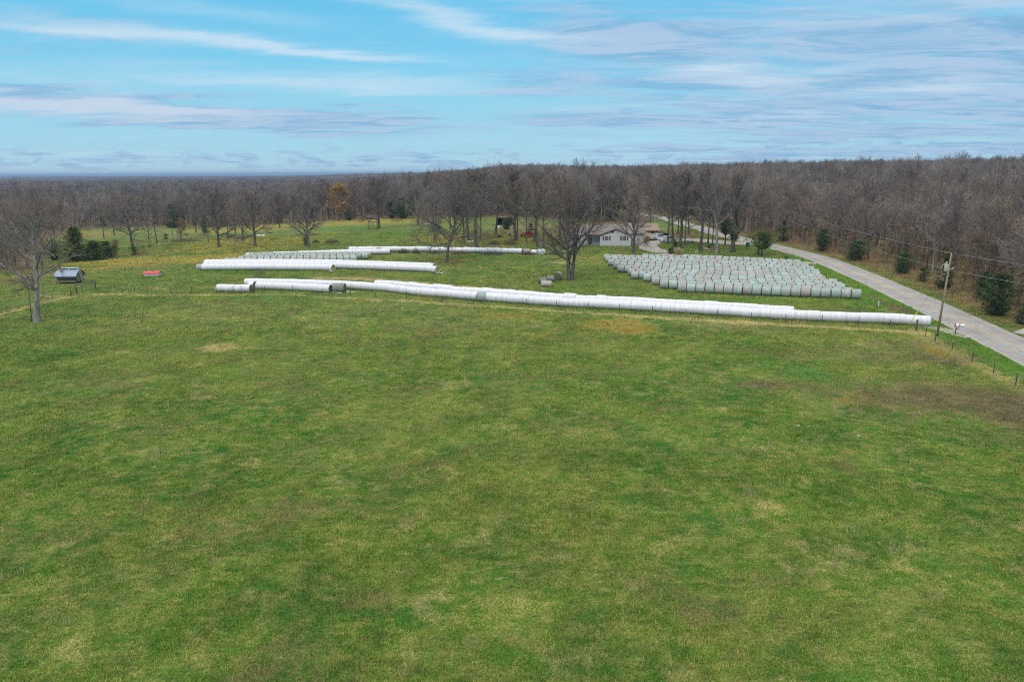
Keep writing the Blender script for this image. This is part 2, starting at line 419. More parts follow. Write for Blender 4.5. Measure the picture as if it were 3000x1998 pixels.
def px_blob(u, v, du, dv):
    c = G(u, v); a = G(u, v - dv); b = G(u, v + dv)
    return (c.x, c.y, du * ppx(c), abs(a.y - b.y) / 2)
def blobs(lst, x, y):
    r = np.zeros(np.shape(x))
    for u, v, du, dv, k in lst:
        cx, cy, rx, ry = px_blob(u, v, du, dv)
        r = np.maximum(r, k * np.exp(-(((x - cx) / rx) ** 2 + ((y - cy) / ry) ** 2)))
    return r
def pline(px): return A2(GL(px))
FENCE_A = [(21, 917), (155, 879), (209, 868)]
FENCE_A2 = [(225, 860), (282, 848)]
FENCE_B = [(290, 858), (360, 860), (395, 856), (433, 861), (502, 861), (563, 861), (635, 861), (708, 861), (777, 860), (858, 858), (945, 866), (1027, 869), (1101, 873), (1191, 877), (1278, 883), (1365, 889), (1453, 893), (1542, 899), (1630, 906), (1722, 911), (1815, 917), (1911, 924), (2009, 929), (2101, 933), (2200, 940), (2301, 947), (2407, 952), (2514, 957), (2606, 963), (2684, 969)]
FENCE_C = [(2684, 969), (2711, 987), (2739, 1004), (2789, 1030), (2847, 1063), (2910, 1095), (2975, 1130), (3045, 1168), (3120, 1210)]
FENCE_D = [(376, 829), (508, 795), (548, 788)]
FENCE_E = [(317, 768), (364, 767), (418, 758), (475, 759), (517, 757), (573, 754), (625, 752), (680, 747), (724, 741), (735, 737), (850, 731), (1000, 726), (1190, 722), (1360, 722), (1545, 729)]
LN = dict(fb=pline(FENCE_B), fa=pline(FENCE_A), fc=pline(FENCE_C), fe=pline(FENCE_E[1:10]),
          track=pline([(930, 815), (1080, 818), (1200, 828), (1330, 842), (1500, 853), (1700, 875)]),
          track2=pline([(1560, 768), (1640, 765), (1690, 778)]),
          mead=pline([(60, 812), (250, 793), (420, 777), (560, 768), (660, 752)]),
          ditch=pline([(2540, 862), (2590, 885), (2650, 912), (2690, 925)]),
          yardtrack=pline([(1640, 700), (1560, 706), (1480, 703)]))
MEADOW = A2(GL([(40, 812), (250, 788), (560, 766), (640, 752), (850, 736), (1100, 722), (1560, 738), (1700, 745), (1760, 735)]) ) 
MEADOW = np.vstack([MEADOW, w1[::-1]])
VERGE = np.vstack([w2[2:], [wend], ROAD[::-1][10::6]])
def zones(x, y):
    x = np.asarray(x, float); y = np.asarray(y, float); near = (y < 420) & (np.abs(x) < 420)
    z1 = np.zeros((len(x), 4)); z2 = np.zeros((len(x), 4)); z1[:, 3] = 1; z2[:, 3] = 1
    litter = np.where(in_wood(x, y), 1.0, 0.0)
    dr = dline(ROAD[::3], x, y)
    outer = inside(VERGE, x, y)
    litter = np.where(outer & (litter < .5), (.60 - .25 * sstep(dr, 7.0, 4.0)), litter)
    de = dline(EDGE[::1], x, y)
    litter = np.maximum(litter, 0.75 * sstep(de, 5.0, 0.0) * (y > 100))
    litter = np.maximum(litter, blobs([(1870, 705, 60, 10, .4), (1990, 690, 80, 14, .75), (2120, 700, 60, 8, .5), (2070, 731, 35, 5, .7), (2300, 745, 60, 5, .55), (1310, 768, 120, 10, .55), (1820, 734, 40, 5, .7), (1450, 715, 110, 10, .45), (390, 745, 90, 8, .6), (1560, 668, 260, 26, .55), (1300, 690, 120, 10, .4), (1440, 690, 160, 16, .42), (1700, 690, 120, 16, .5), (560, 700, 160, 10, .45), (250, 690, 160, 12, .5), (1200, 905 - 205, 200, 6, .25)], x, y))
    mead = inside(MEADOW, x, y)
    yel = np.where(mead, .20, 0) + blobs([(720, 715, 260, 26, .42), (400, 765, 240, 12, .65), (180, 690, 200, 14, .5), (1300, 700, 160, 14, .45), (1000, 652, 300, 8, .8), (1500, 700, 170, 22, .36), (700, 675, 260, 8, .55), (1500, 790, 420, 18, .33), (1750, 760, 90, 16, .45), (1780, 950, 190, 26, .62), (1850, 965, 80, 18, .85), (1500, 925, 160, 14, .5), (1250, 975, 90, 16, .45), (2500, 1175, 80, 22, .6), (2540, 1185, 60, 24, .5), (2770, 1035, 52, 20, .95), (2730, 1000, 30, 10, .7), (1400, 930, 200, 12, .32), (2380, 878, 90, 6, .4), (1000, 960, 900, 60, .27), (1900, 985, 700, 60, .30)], x, y)
    yel = yel + .55 * sstep(dline(LN['mead'], x, y), 9, 1)
    brn = blobs([(2740, 1165, 340, 60, .80), (2960, 1195, 200, 85, .95), (2600, 1040, 260, 40, .42), (1250, 960, 260, 26, .40), (300, 1110, 200, 26, .36), (900, 1480, 240, 40, .34), (1500, 1900, 260, 60, .34), (2250, 1700, 240, 60, .34), (1700, 1250, 260, 30, .32), (2250, 1128, 150, 14, .8), (2760, 1050, 100, 34, .72), (2680, 1010, 150, 20, .55), (2400, 1140, 130, 12, .55), (2150, 960, 330, 9, .5), (2000, 912, 0.1, .1, 0), (1500, 775, 90, 7, .5), (1380, 790, 100, 6, .4), (2420, 915, 230, 8, .55), (1130, 905, 160, 9, .4), (620, 895, 160, 10, .35), (100, 825, 160, 10, .45), (1900, 945, 120, 8, .3), (2630, 905, 30, 7, .95)], x, y)
    brn = brn + .6 * sstep(dline(LN['track'], x, y), 4.2, .5) * .55 + .5 * sstep(dline(LN['ditch'], x, y), 2.2, .4) + .4 * sstep(dline(LN['yardtrack'], x, y), 3, .5) + .35 * sstep(dline(LN['mead'], x, y), 14, 6) * (y < 170)
    lush = blobs([(2460, 800, 70, 34, .9), (2560, 880, 90, 22, .8), (2900, 1040, 160, 50, .0), (1150, 690, 230, 18, .7), (1000, 668, 200, 10, .65), (600, 800, 420, 16, .35), (2250, 880, 320, 7, .75), (800, 880 - 12, 500, 5, .6), (1950, 727, 300, 16, .45), (1800, 728, 100, 12, .5), (1500, 755, 250, 9, .45), (650, 1100, 200, 40, .5), (1100, 1300, 300, 60, .35), (450, 905, 260, 14, .4), (2000, 1240, 300, 40, .3), (300, 780, 200, 14, .5), (1770, 840, 60, 20, .5)], x, y)
    lush = np.maximum(lush, np.where(~outer, 1, 0) * sstep(dr, 9.0, 5.0) * .85 * (y < 200))
    stw = blobs([(800, 925, 800, 34, .34), (1850, 950, 700, 30, .36), (500, 1330, 240, 40, .36), (2300, 1330, 260, 40, .34), (1350, 1130, 260, 30, .34), (2650, 1650, 240, 60, .36), (200, 1700, 260, 60, .36), (640, 1020, 60, 16, .75), (600, 1165, 60, 9, .7), (1620, 1620, 90, 40, .45), (2230, 1480, 70, 40, .55), (1510, 1770, 50, 26, .6), (1180, 1545, 50, 36, .5), (2560, 1010, 90, 16, .5), (2650, 1060, 130, 26, .42), (250, 1240, 120, 30, .35), (1050, 1330, 260, 50, .3), (2840, 1540, 50, 20, .5), (500, 845, 260, 8, .35), (150, 870, 160, 18, .4), (1650, 770, 90, 10, .5)], x, y)
    stw = stw + .75 * np.maximum(sstep(dline(LN['fb'] + (0, -1.6), x, y), 1.3, .2), sstep(dline(LN['fa'] + (0, -1.6), x, y), 1.2, .3)) * .85 + 1.0 * sstep(dline(LN['track'], x, y), 3.2, .3) + .5 * sstep(dline(LN['fc'], x, y), 2.6, .3)
    eme = blobs([(2370, 1095, 95, 34, .75), (2440, 1120, 110, 16, .6), (2900, 1040, 0.1, .1, 0)], x, y) + np.where(~outer, 1, 0) * .25 * sstep(dr, 7, 4.5) * (y < 130)
    z1[:, 0] = litter; z1[:, 1] = np.clip(yel, 0, 1); z1[:, 2] = np.clip(brn, 0, 1)
    z2[:, 0] = np.clip(lush, 0, 1); z2[:, 1] = np.clip(stw, 0, 1); z2[:, 2] = np.clip(eme, 0, 1)
    k = near[:, None] | (np.arange(4) == 0)[None, :] | (np.arange(4) == 3)[None, :]
    return z1 * k, z2 * k

# ground sheet
def spaced(a, b, s, lim, grow=1.16):
    core = list(np.arange(a, b + s, s)); o = core[:]
    t = s; p = core[-1]
    while p < lim: t *= grow; p += t; o.append(p)
    return np.array(o)
gx = spaced(0, 200, 1.25, 13000); gx = np.concatenate([-gx[:0:-1], gx])
gy = spaced(-30, 330, 1.25, 15000); gyb = -30 - np.cumsum(1.25 * 1.3 ** np.arange(1, 30)); gy = np.concatenate([gyb[::-1], gy])
XX, YY = np.meshgrid(gx, gy); xf, yf = XX.ravel(), YY.ravel()
bump = 0.035 * np.sin(xf * 1.1 + 2 * np.sin(yf * .31)) * np.cos(yf * .9 + 1.7 * np.sin(xf * .23)) * (dline(ROAD[::4], xf, yf) > 7)
V = np.stack([xf, yf, H(xf, yf) + bump], 1)
nx, ny = len(gx), len(gy)
ii = (np.arange(ny - 1)[:, None] * nx + np.arange(nx - 1)[None, :]).ravel()
Fq = np.stack([ii, ii + 1, ii + nx + 1, ii + nx], 1)
gme = np_mesh('ground', V, Fq, [turf_mat('turf')], smooth=True)
z1, z2 = zones(xf, yf)
for nm, z in (('zone', z1), ('zone2', z2)):
    a = gme.attributes.new(nm, 'FLOAT_COLOR', 'POINT'); a.data.foreach_set('color', z.astype(np.float32).ravel())
tag(link('ground', gme), kind='structure')

# road and gravel
def asphalt():
    mt, t, b = newmat('old_asphalt'); pos = t.new('ShaderNodeNewGeometry').outputs['Position']
    n1 = t.noise(pos, .25, 5, .65); n2 = t.noise(pos, 3.0, 6, .7); n3 = t.noise(pos, 22, 3, .7)
    c = t.mix(t.step(n1, .35, .65), (0.195, 0.188, 0.178), (0.285, 0.272, 0.255))
    c = t.mix(t.math('MULTIPLY', t.step(n2, .38, .66), .5), c, (0.33, 0.315, 0.295))
    at = t.new('ShaderNodeAttribute', attribute_name='across').outputs['Fac']      # -1 .. 1 over the width
    al = t.new('ShaderNodeAttribute', attribute_name='along').outputs['Fac']
    wav = t.math('MULTIPLY', t.math('SUBTRACT', t.noise(pos, .12, 3, .6), .5), .22)
    for cc, wd, k in ((-.52, .09, .32), (.46, .10, .3), (.72, .05, .25)):
        d = t.math('ABSOLUTE', t.math('SUBTRACT', t.math('ADD', at, wav), cc))
        c = t.mix(t.math('MULTIPLY', t.math('MULTIPLY', t.step(d, wd * 1.8, 0.0), t.step(n2, .3, .6)), k), c, (0.12, 0.115, 0.11))
    vo = t.new('ShaderNodeTexVoronoi', feature='DISTANCE_TO_EDGE'); t.put(vo.inputs['Vector'], t.vmath('ADD', pos, t.new('ShaderNodeTexNoise').outputs['Color'])); vo.inputs['Scale'].default_value = .21
    cr = t.math('MULTIPLY', t.step(vo.outputs['Distance'], .035, .0), t.step(n1, .42, .55))
    c = t.mix(t.math('MULTIPLY', cr, .35), c, (0.10, 0.098, 0.096))
    dk = t.math('MULTIPLY', t.step(t.noise(t.vmath('ADD', pos, (5, 9, 0)), .55, 5, .7),   .57, .66), .6)
    c = t.mix(dk, c, (0.10, 0.10, 0.10))
    c = t.mix(t.math('MULTIPLY', t.step(t.math('ABSOLUTE', at), .82, 1.0), .5), c, (0.40, 0.37, 0.33))
    c = t.mix(t.math('MULTIPLY', t.step(n3, .4, .7), .18), c, (0.5, 0.48, 0.46))
    t.put(b.inputs['Base Color'], c); b.inputs['Roughness'].default_value = .92; b.inputs['Specular IOR Level'].default_value = .15
    bn = t.new('ShaderNodeBump'); bn.inputs['Strength'].default_value = .25; bn.inputs['Distance'].default_value = .02; t.put(bn.inputs['Height'], n3); t.l.new(bn.outputs[0], b.inputs['Normal'])
    return mt
rngR = np.random.default_rng(5)
def ribbon(name, line, wl, wr, dz, mat, jit=0.0, cols=6, kind='structure'):
    line = np.asarray(line); tn = np.gradient(line, axis=0); tn /= np.linalg.norm(tn, axis=1)[:, None]; nr = np.stack([tn[:, 1], -tn[:, 0]], 1)
    n = len(line); jl = np.convolve(rngR.normal(0, jit, n + 4), [.2, .3, .5][::-1], 'same')[2:-2] if jit else np.zeros(n); jr = np.convolve(rngR.normal(0, jit, n + 4), [.2, .3, .5], 'same')[2:-2] if jit else np.zeros(n)
    vs = []; ac = []; alg = []
    for i in range(n):
        for k in range(cols + 1):
            q = k / cols; off = -(wl + jl[i]) + q * (wl + jl[i] + wr + jr[i]); p = line[i] + nr[i] * off
            edge = -0.10 if k in (0, cols) else 0.0
            vs.append((p[0], p[1], hh(p[0], p[1]) + dz + edge)); ac.append(2 * q - 1); alg.append(i * 1.5)
    c1 = cols + 1
    fs = np.array([(i * c1 + k, i * c1 + k + 1, (i + 1) * c1 + k + 1, (i + 1) * c1 + k) for i in range(n - 1) for k in range(cols)])
    me = np_mesh(name, vs, fs, [mat], smooth=True)
    for nm, a in (('across', ac), ('along', alg)):
        at = me.attributes.new(nm, 'FLOAT', 'POINT'); at.data.foreach_set('value', np.array(a, np.float32))
    if me.polygons[0].normal.z < 0: me.flip_normals()
    return tag(link(name, me), kind=kind)
ASP = asphalt()
rd = ribbon('road', ROAD, ROAD_W, ROAD_W, 0.075, ASP, .07, 10)
ymat, t, b = newmat('worn_yellow_paint'); pos = t.new('ShaderNodeNewGeometry').outputs['Position']
t.put(b.inputs['Base Color'], t.mix(t.step(t.noise(pos, 1.6, 6, .75), .38, .6), (0.28, 0.255, 0.20), (0.50, 0.36, 0.07))); b.inputs['Roughness'].default_value = .9
for off in (-.14, .14):
    tn = np.gradient(ROAD, axis=0); tn /= np.linalg.norm(tn, axis=1)[:, None]; nr = np.stack([tn[:, 1], -tn[:, 0]], 1)
    ln = ROAD + nr * off; n = len(ln); vs = []
    for i in range(n):
        for k in (-.055, .055):
            p = ln[i] + nr[i] * k; vs.append((p[0], p[1], hh(*p) + .081))
    me = np_mesh('road_marking', vs, np.array([(2 * i, 2 * i + 1, 2 * i + 3, 2 * i + 2) for i in range(n - 1)]), [ymat])
    if me.polygons[0].normal.z < 0: me.flip_normals()
    tag(link('road_marking', me), kind='structure')
gmat, t, b = newmat('pale_gravel'); pos = t.new('ShaderNodeNewGeometry').outputs['Position']
c = t.mix(t.step(t.noise(pos, .5, 6, .7), .35, .65), (0.24, 0.215, 0.185), (0.40, 0.37, 0.335))
c = t.mix(t.math('MULTIPLY', t.step(t.noise(pos, 8, 4, .8), .45, .7), .5), c, (0.15, 0.13, 0.10)); t.put(b.inputs['Base Color'], c); b.inputs['Roughness'].default_value = .95
bn = t.new('ShaderNodeBump'); bn.inputs['Strength'].default_value = .5; bn.inputs['Distance'].default_value = .03; t.put(bn.inputs['Height'], t.noise(pos, 9, 4, .8)); t.l.new(bn.outputs[0], b.inputs['Normal'])
def gline(px, s=1.5): return smooth_line(A2(GL(px)), s)
ribbon('driveway', gline([(2212, 713), (2150, 713), (2090, 708), (2030, 703), (1985, 703), (1940, 706)]), 4.6, 4.6, .05, gmat, .3)
ribbon('driveway', gline([(1960, 706), (1925, 709), (1903, 715), (1898, 722), (1915, 731), (1950, 740)]), 3.4, 3.4, .042, gmat, .3)
ribbon('path', gline([(1940, 742), (1990, 747), (2060, 751), (2150, 756), (2250, 762), (2330, 767), (2395, 772)]), 1.7, 1.7, .03, gmat, .35)
ribbon('driveway', gline([(2985, 968), (3080, 982), (3200, 998)]), 3.2, 2.2, .055, gmat, .2)
ribbon('path', gline([(2650, 946), (2730, 959), (2780, 970), (2850, 990)], 1.0), 1.1, 1.2, .05, gmat, .25)

# ------------------------------------------------------------------ trees
def level(rng, P0, D0, L, R, K, wob, up, tap=.25, droop=0.0):
    N = len(P0); pts = np.zeros((N, K + 1, 3)); dr = np.zeros((N, K + 1, 3)); pts[:, 0] = P0; d = D0.copy(); dr[:, 0] = d
    for k in range(K):
        d = d + rng.normal(0, wob, (N, 3)); d[:, 2] += up - droop * (k / K); d /= np.linalg.norm(d, axis=1)[:, None]
        pts[:, k + 1] = pts[:, k] + d * (L / K)[:, None]; dr[:, k + 1] = d
    rad = R[:, None] * (1 - (1 - tap) * np.linspace(0, 1, K + 1)[None, :])
    return pts, dr, rad
def kids(rng, pts, dr, rad, L, n, t0, ang, lf, rf, lend=.5, rmin=.008):
    N, K1, _ = pts.shape; K = K1 - 1
    t = t0 + (1 - t0) * (np.arange(n)[None, :] + rng.uniform(0, 1, (N, n))) / n; t = np.clip(t, 0, .999); f = t * K; i = f.astype(int); fr = (f - i)[..., None]
    I = np.arange(N)[:, None]; p = pts[I, i] * (1 - fr) + pts[I, i + 1] * fr; d = dr[I, i]; r = rad[I, i]
    a = rng.normal(size=(N, n, 3)); a -= (a * d).sum(-1, keepdims=True) * d; a /= np.linalg.norm(a, axis=-1, keepdims=True)
    th = rng.normal(ang, .16, (N, n, 1)); dd = d * np.cos(th) + a * np.sin(th)
    LL = L[:, None] * lf * (1 - (1 - lend) * t) * rng.uniform(.75, 1.2, (N, n)); RR = np.maximum(r * rf * rng.uniform(.8, 1.1, (N, n)), rmin)
    return p.reshape(-1, 3), dd.reshape(-1, 3), LL.ravel(), RR.ravel()
def tubes(pts, dr, rad, S):
    N, K1, _ = pts.shape; ref = np.where(np.abs(dr[..., 2:3]) < .9, np.array([0, 0, 1.]), np.array([1., 0, 0]))
    a = np.cross(dr, ref); a /= np.linalg.norm(a, axis=-1, keepdims=True); b = np.cross(a, dr)
    th = np.arange(S) * 2 * np.pi / S
    v = pts[:, :, None] + rad[..., None, None] * (a[:, :, None] * np.cos(th)[None, None, :, None] + b[:, :, None] * np.sin(th)[None, None, :, None])
    v = v.reshape(-1, 3); base = (np.arange(N) * K1 * S)[:, None, None]; k = np.arange(K1 - 1)[None, :, None] * S; s = np.arange(S)[None, None, :]; s2 = (s + 1) % S
    q = np.stack([base + k + s, base + k + s2, base + k + S + s2, base + k + S + s], -1).reshape(-1, 4)
    return v, q
def twigs(p, d, L, R, rng):
    """last order: slim three-sided spikes with a bend"""
    N = len(p); ref = rng.normal(size=(N, 3)); a = np.cross(d, ref); a /= np.linalg.norm(a, axis=1)[:, None]; b = np.cross(a, d)
    th = np.arange(3) * 2 * np.pi / 3
    ring = p[:, None] + R[:, None, None] * (a[:, None] * np.cos(th)[None, :, None] + b[:, None] * np.sin(th)[None, :, None])
    tip = p + d * L[:, None] + rng.normal(0, .08, (N, 3)) * L[:, None]
    v = np.concatenate([ring, tip[:, None]], 1).reshape(-1, 3); o = (np.arange(N) * 4)[:, None]
    f = np.stack([np.concatenate([o + k, o + (k + 1) % 3, o + 3], 1) for k in range(3)], 1).reshape(-1, 3)
    return v, f, tip
def bark_mat(name, lo, hi, twig, rnd=.35):
    mt, t, b = newmat(name); co = t.new('ShaderNodeTexCoord').outputs['Object']
    n = t.noise(t.scalev(co, (1, 1, .25)), 5, 5, .7); c = t.mix(t.step(n, .35, .65), lo, hi)
    n2 = t.noise(co, .9, 3, .6); c = t.mix(t.math('MULTIPLY', t.step(n2, .5, .7), .35), c, tuple(k * .6 for k in lo))
    lv = t.new('ShaderNodeAttribute', attribute_name='lvl').outputs['Fac']
    oi = t.new('ShaderNodeObjectInfo').outputs['Random']
    tw = t.mix(oi, tuple(k * 1.1 for k in twig), (twig[0] * 1.30, twig[1] * 1.08, twig[2] * .98)); tw = t.mix(t.step(t.noise(co, .5, 2, .5), .4, .65), tw, tuple(k * .78 for k in twig))
    c = t.mix(lv, c, tw)
    c = t.mix(t.math('MULTIPLY', t.math('FRACT', t.math('MULTIPLY', oi, 7.31)), rnd * 1.6), c, t.mix(1.0, c, (.50, .49, .50), 'MULTIPLY'))
    t.put(b.inputs['Base Color'], c); b.inputs['Roughness'].default_value = .92; b.inputs['Specular IOR Level'].default_value = .1
    return mt
BARK = bark_mat('grey_bark', (0.060, 0.052, 0.043), (0.165, 0.150, 0.132), (0.235, 0.208, 0.184))
BARKP = bark_mat('pale_bark', (0.10, 0.092, 0.08), (0.28, 0.265, 0.245), (0.18, 0.158, 0.14), .1)
BARKD = bark_mat('dark_bark', (0.050, 0.043, 0.036), (0.135, 0.120, 0.104), (0.150, 0.130, 0.114), .2)
BARKL = bark_mat('light_grey_bark', (0.14, 0.13, 0.12), (0.34, 0.325, 0.30), (0.29, 0.26, 0.24), .3)
def leaf_mat(name, cols, rnd=.3, trans=.0):
    mt, t, b = newmat(name); co = t.new('ShaderNodeNewGeometry').outputs['Position']
    ri = t.new('ShaderNodeNewGeometry').outputs['Random Per Island']
    c = t.ramp(ri, [(i / (len(cols) - 1), k) for i, k in enumerate(cols)])
    c = t.mix(t.math('MULTIPLY', t.step(t.noise(co, .55, 3, .6), .42, .62), .45), c, tuple(k * .5 for k in cols[0]))
    oi = t.new('ShaderNodeObjectInfo').outputs['Random']
    c = t.mix(t.math('MULTIPLY', oi, rnd), c, t.mix(1.0, c, (.6, .62, .6), 'MULTIPLY'))
    t.put(b.inputs['Base Color'], c); b.inputs['Roughness'].default_value = .85; b.inputs['Specular IOR Level'].default_value = .15
    return mt
CEDAR = leaf_mat('cedar_green', [(0.030, 0.060, 0.018), (0.065, 0.105, 0.032), (0.12, 0.155, 0.048)])
CEDARY = leaf_mat('yellowish_cedar_green', [(0.05, 0.085, 0.018), (0.11, 0.150, 0.030), (0.18, 0.21, 0.045)])
ORANGE = leaf_mat('orange_leaves', [(0.22, 0.115, 0.025), (0.34, 0.20, 0.042), (0.42, 0.28, 0.07)])
BROWNL = leaf_mat('brown_leaves', [(0.10, 0.055, 0.035), (0.19, 0.105, 0.060), (0.26, 0.15, 0.085)])
RUSSET = leaf_mat('russet_leaves', [(0.15, 0.080, 0.042), (0.24, 0.135, 0.070), (0.30, 0.19, 0.10)])
YELLOWL = leaf_mat('yellow_brown_leaves', [(0.20, 0.14, 0.05), (0.30, 0.22, 0.08), (0.36, 0.29, 0.12)])

def skeleton(seed, Ht=17.0, spread=5.0, n1=11, low=.3, form='oak', counts=(7, 6, 5), tr=.020, twr=.014, split=False, wild=1.0, upk=.05):
    """trunk and limbs of one bare tree: (trunk pieces, crown pieces, twig pieces, tips)"""
    rng = np.random.default_rng(seed); R0 = Ht * tr
    starts = [(np.zeros(3), np.array([0, 0, 1.]), 1.0)]
    if split: starts = [(np.array([-.18, 0, 0]), np.array([-.07, .02, 1.]), .8), (np.array([.2, 0, 0]), np.array([.09, -.02, 1.]), .75)]
    TP = []; CP = []; TW = []; TIPS = []
    for si, (p0, d0, sc) in enumerate(starts):
        K = 9; tl = Ht * (.80 if form != 'vase' else .62) 
        tp, td, tr_ = level(rng, p0[None], (d0 / np.linalg.norm(d0))[None], np.array([tl]), np.array([R0 * sc]), K, .035 * wild, .02, .22)
        tr_[:, 0] *= 1.35; tr_[:, 1] *= 1.05
        TP.append(tubes(tp, td, tr_, 10))
        n = n1 if not split else n1 * 2 // 3
        t = low + (1.0 - low) * (np.arange(n) + rng.uniform(.2, .8, n)) / n; t = np.clip(t, 0, .995); f = t * K; i = f.astype(int); fr = (f - i)[:, None]
        p = tp[0][i] * (1 - fr) + tp[0][i + 1] * fr; r = tr_[0][i]
        az_ = np.arange(n) * 2.4 + rng.uniform(0, .9, n) + si * 1.3
        rel = (t - low) / (1 - low)
        if form == 'oak': el_ = .25 + 1.0 * rel ** 1.1; Ls = spread * (.95 - .35 * rel + .25 * np.sin(rel * 3.1)) 
        elif form == 'vase': el_ = .45 + .72 * rel; Ls = np.maximum(spread * 1.15, Ht * .45) * (1.0 - .2 * rel)
        else: el_ = .55 + .60 * rel; Ls = spread * (1.05 - .4 * rel)
        el_ = el_ + rng.normal(0, .12, n); Ls = Ls * rng.uniform(.82, 1.15, n)
        d = np.stack([np.cos(az_) * np.cos(el_), np.sin(az_) * np.cos(el_), np.sin(el_)], 1)
        lp, ld, lr = level(rng, p, d, Ls, r * .58, 6, .11 * wild, upk, .22)
        CP.append((tubes(lp, ld, lr, 6), 0.15))
        p2, d2, L2, R2 = kids(rng, lp, ld, lr, Ls, counts[0], .22, .72, .52, .62, .55, twr * 1.8)
        # the stem itself ends in branches
        te, tde, tle, tre = kids(rng, tp[:, -3:], td[:, -3:], tr_[:, -3:], np.array([Ls.mean() * 1.15]), 5, .3, .55, .8, .6, .9, twr * 2)
        p2 = np.vstack([p2, te]); d2 = np.vstack([d2, tde]); L2 = np.concatenate([L2, tle]); R2 = np.concatenate([R2, tre])
        bp, bd, br = level(rng, p2, d2, L2, R2, 4, .14 * wild, upk, .3)
        CP.append((tubes(bp, bd, br, 4), 0.45))
        p3, d3, L3, R3 = kids(rng, bp, bd, br, L2, counts[1], .2, .7, .5, .6, .6, twr * 1.1)
        cp, cd_, cr = level(rng, p3, d3, L3, R3, 2, .16 * wild, upk, .4)
        CP.append((tubes(cp, cd_, cr, 3), 0.85))
        p4, d4, L4, R4 = kids(rng, cp, cd_, cr, L3, counts[2], .12, .62, .62, .7, .8, twr * .75)
        tv, tf, tips = twigs(p4, d4, L4, R4, rng); TW.append((tv, tf)); TIPS.append(tips)
    return TP, CP, TW, np.vstack(TIPS)
def pack(parts, lv=None):
    vs = []; fs = []; ls = []; b = 0
    for q in parts:
        (v, f) = q[0] if isinstance(q[0], tuple) else q; l = q[1] if isinstance(q[0], tuple) else lv
        vs.append(v); fs.extend(map(tuple, (f + b).tolist())); ls.append(np.full(len(v), l)); b += len(v)
    return np.vstack(vs), fs, np.concatenate(ls)
def leaves(rng, pts, size, n_per=1, jit=.25, quad=True):
    p = np.repeat(pts, n_per, 0) + rng.normal(0, jit, (len(pts) * n_per, 3)); N = len(p)
    a = rng.normal(size=(N, 3)); a /= np.linalg.norm(a, axis=1)[:, None]; b = np.cross(a, rng.normal(size=(N, 3))); b /= np.linalg.norm(b, axis=1)[:, None]
    s = size * rng.uniform(.6, 1.3, (N, 1)); v = np.stack([p - a * s, p + b * s * .6, p + a * s, p - b * s * .6], 1).reshape(-1, 3)
    return v, (np.arange(N) * 4)[:, None] + np.arange(4)[None]
def tree_meshes(name, seed, leaf=None, leafn=1, leafsz=.11, leaffrac=1.0, bark=BARK, **kw):
    TP, CP, TW, tips = skeleton(seed, **kw)
    v, f, l = pack(TP, 0.0); tm = np_mesh(name + '_trunk', v, f, [bark], smooth=True)
    a = tm.attributes.new('lvl', 'FLOAT', 'POINT'); a.data.foreach_set('value', l.astype(np.float32))
    parts = CP + [((v_, f_), 1.0) for v_, f_ in TW]; v, f, l = pack(parts); mi = [0] * len(f); mats = [bark]
    lm = None
    if leaf is not None:
        rng = np.random.default_rng(seed + 999); tp = tips[rng.uniform(size=len(tips)) < leaffrac]
        lv_, lf_ = leaves(rng, tp, leafsz, leafn)
        f = f + list(map(tuple, (lf_ + len(v)).tolist())); mi += [1] * len(lf_); l = np.concatenate([l, np.ones(len(lv_))]); v = np.vstack([v, lv_]); mats.append(leaf)
    cm = np_mesh(name + '_crown', v, f, mats, mi)
    a = cm.attributes.new('lvl', 'FLOAT', 'POINT'); a.data.foreach_set('value', l.astype(np.float32))
    return tm, cm
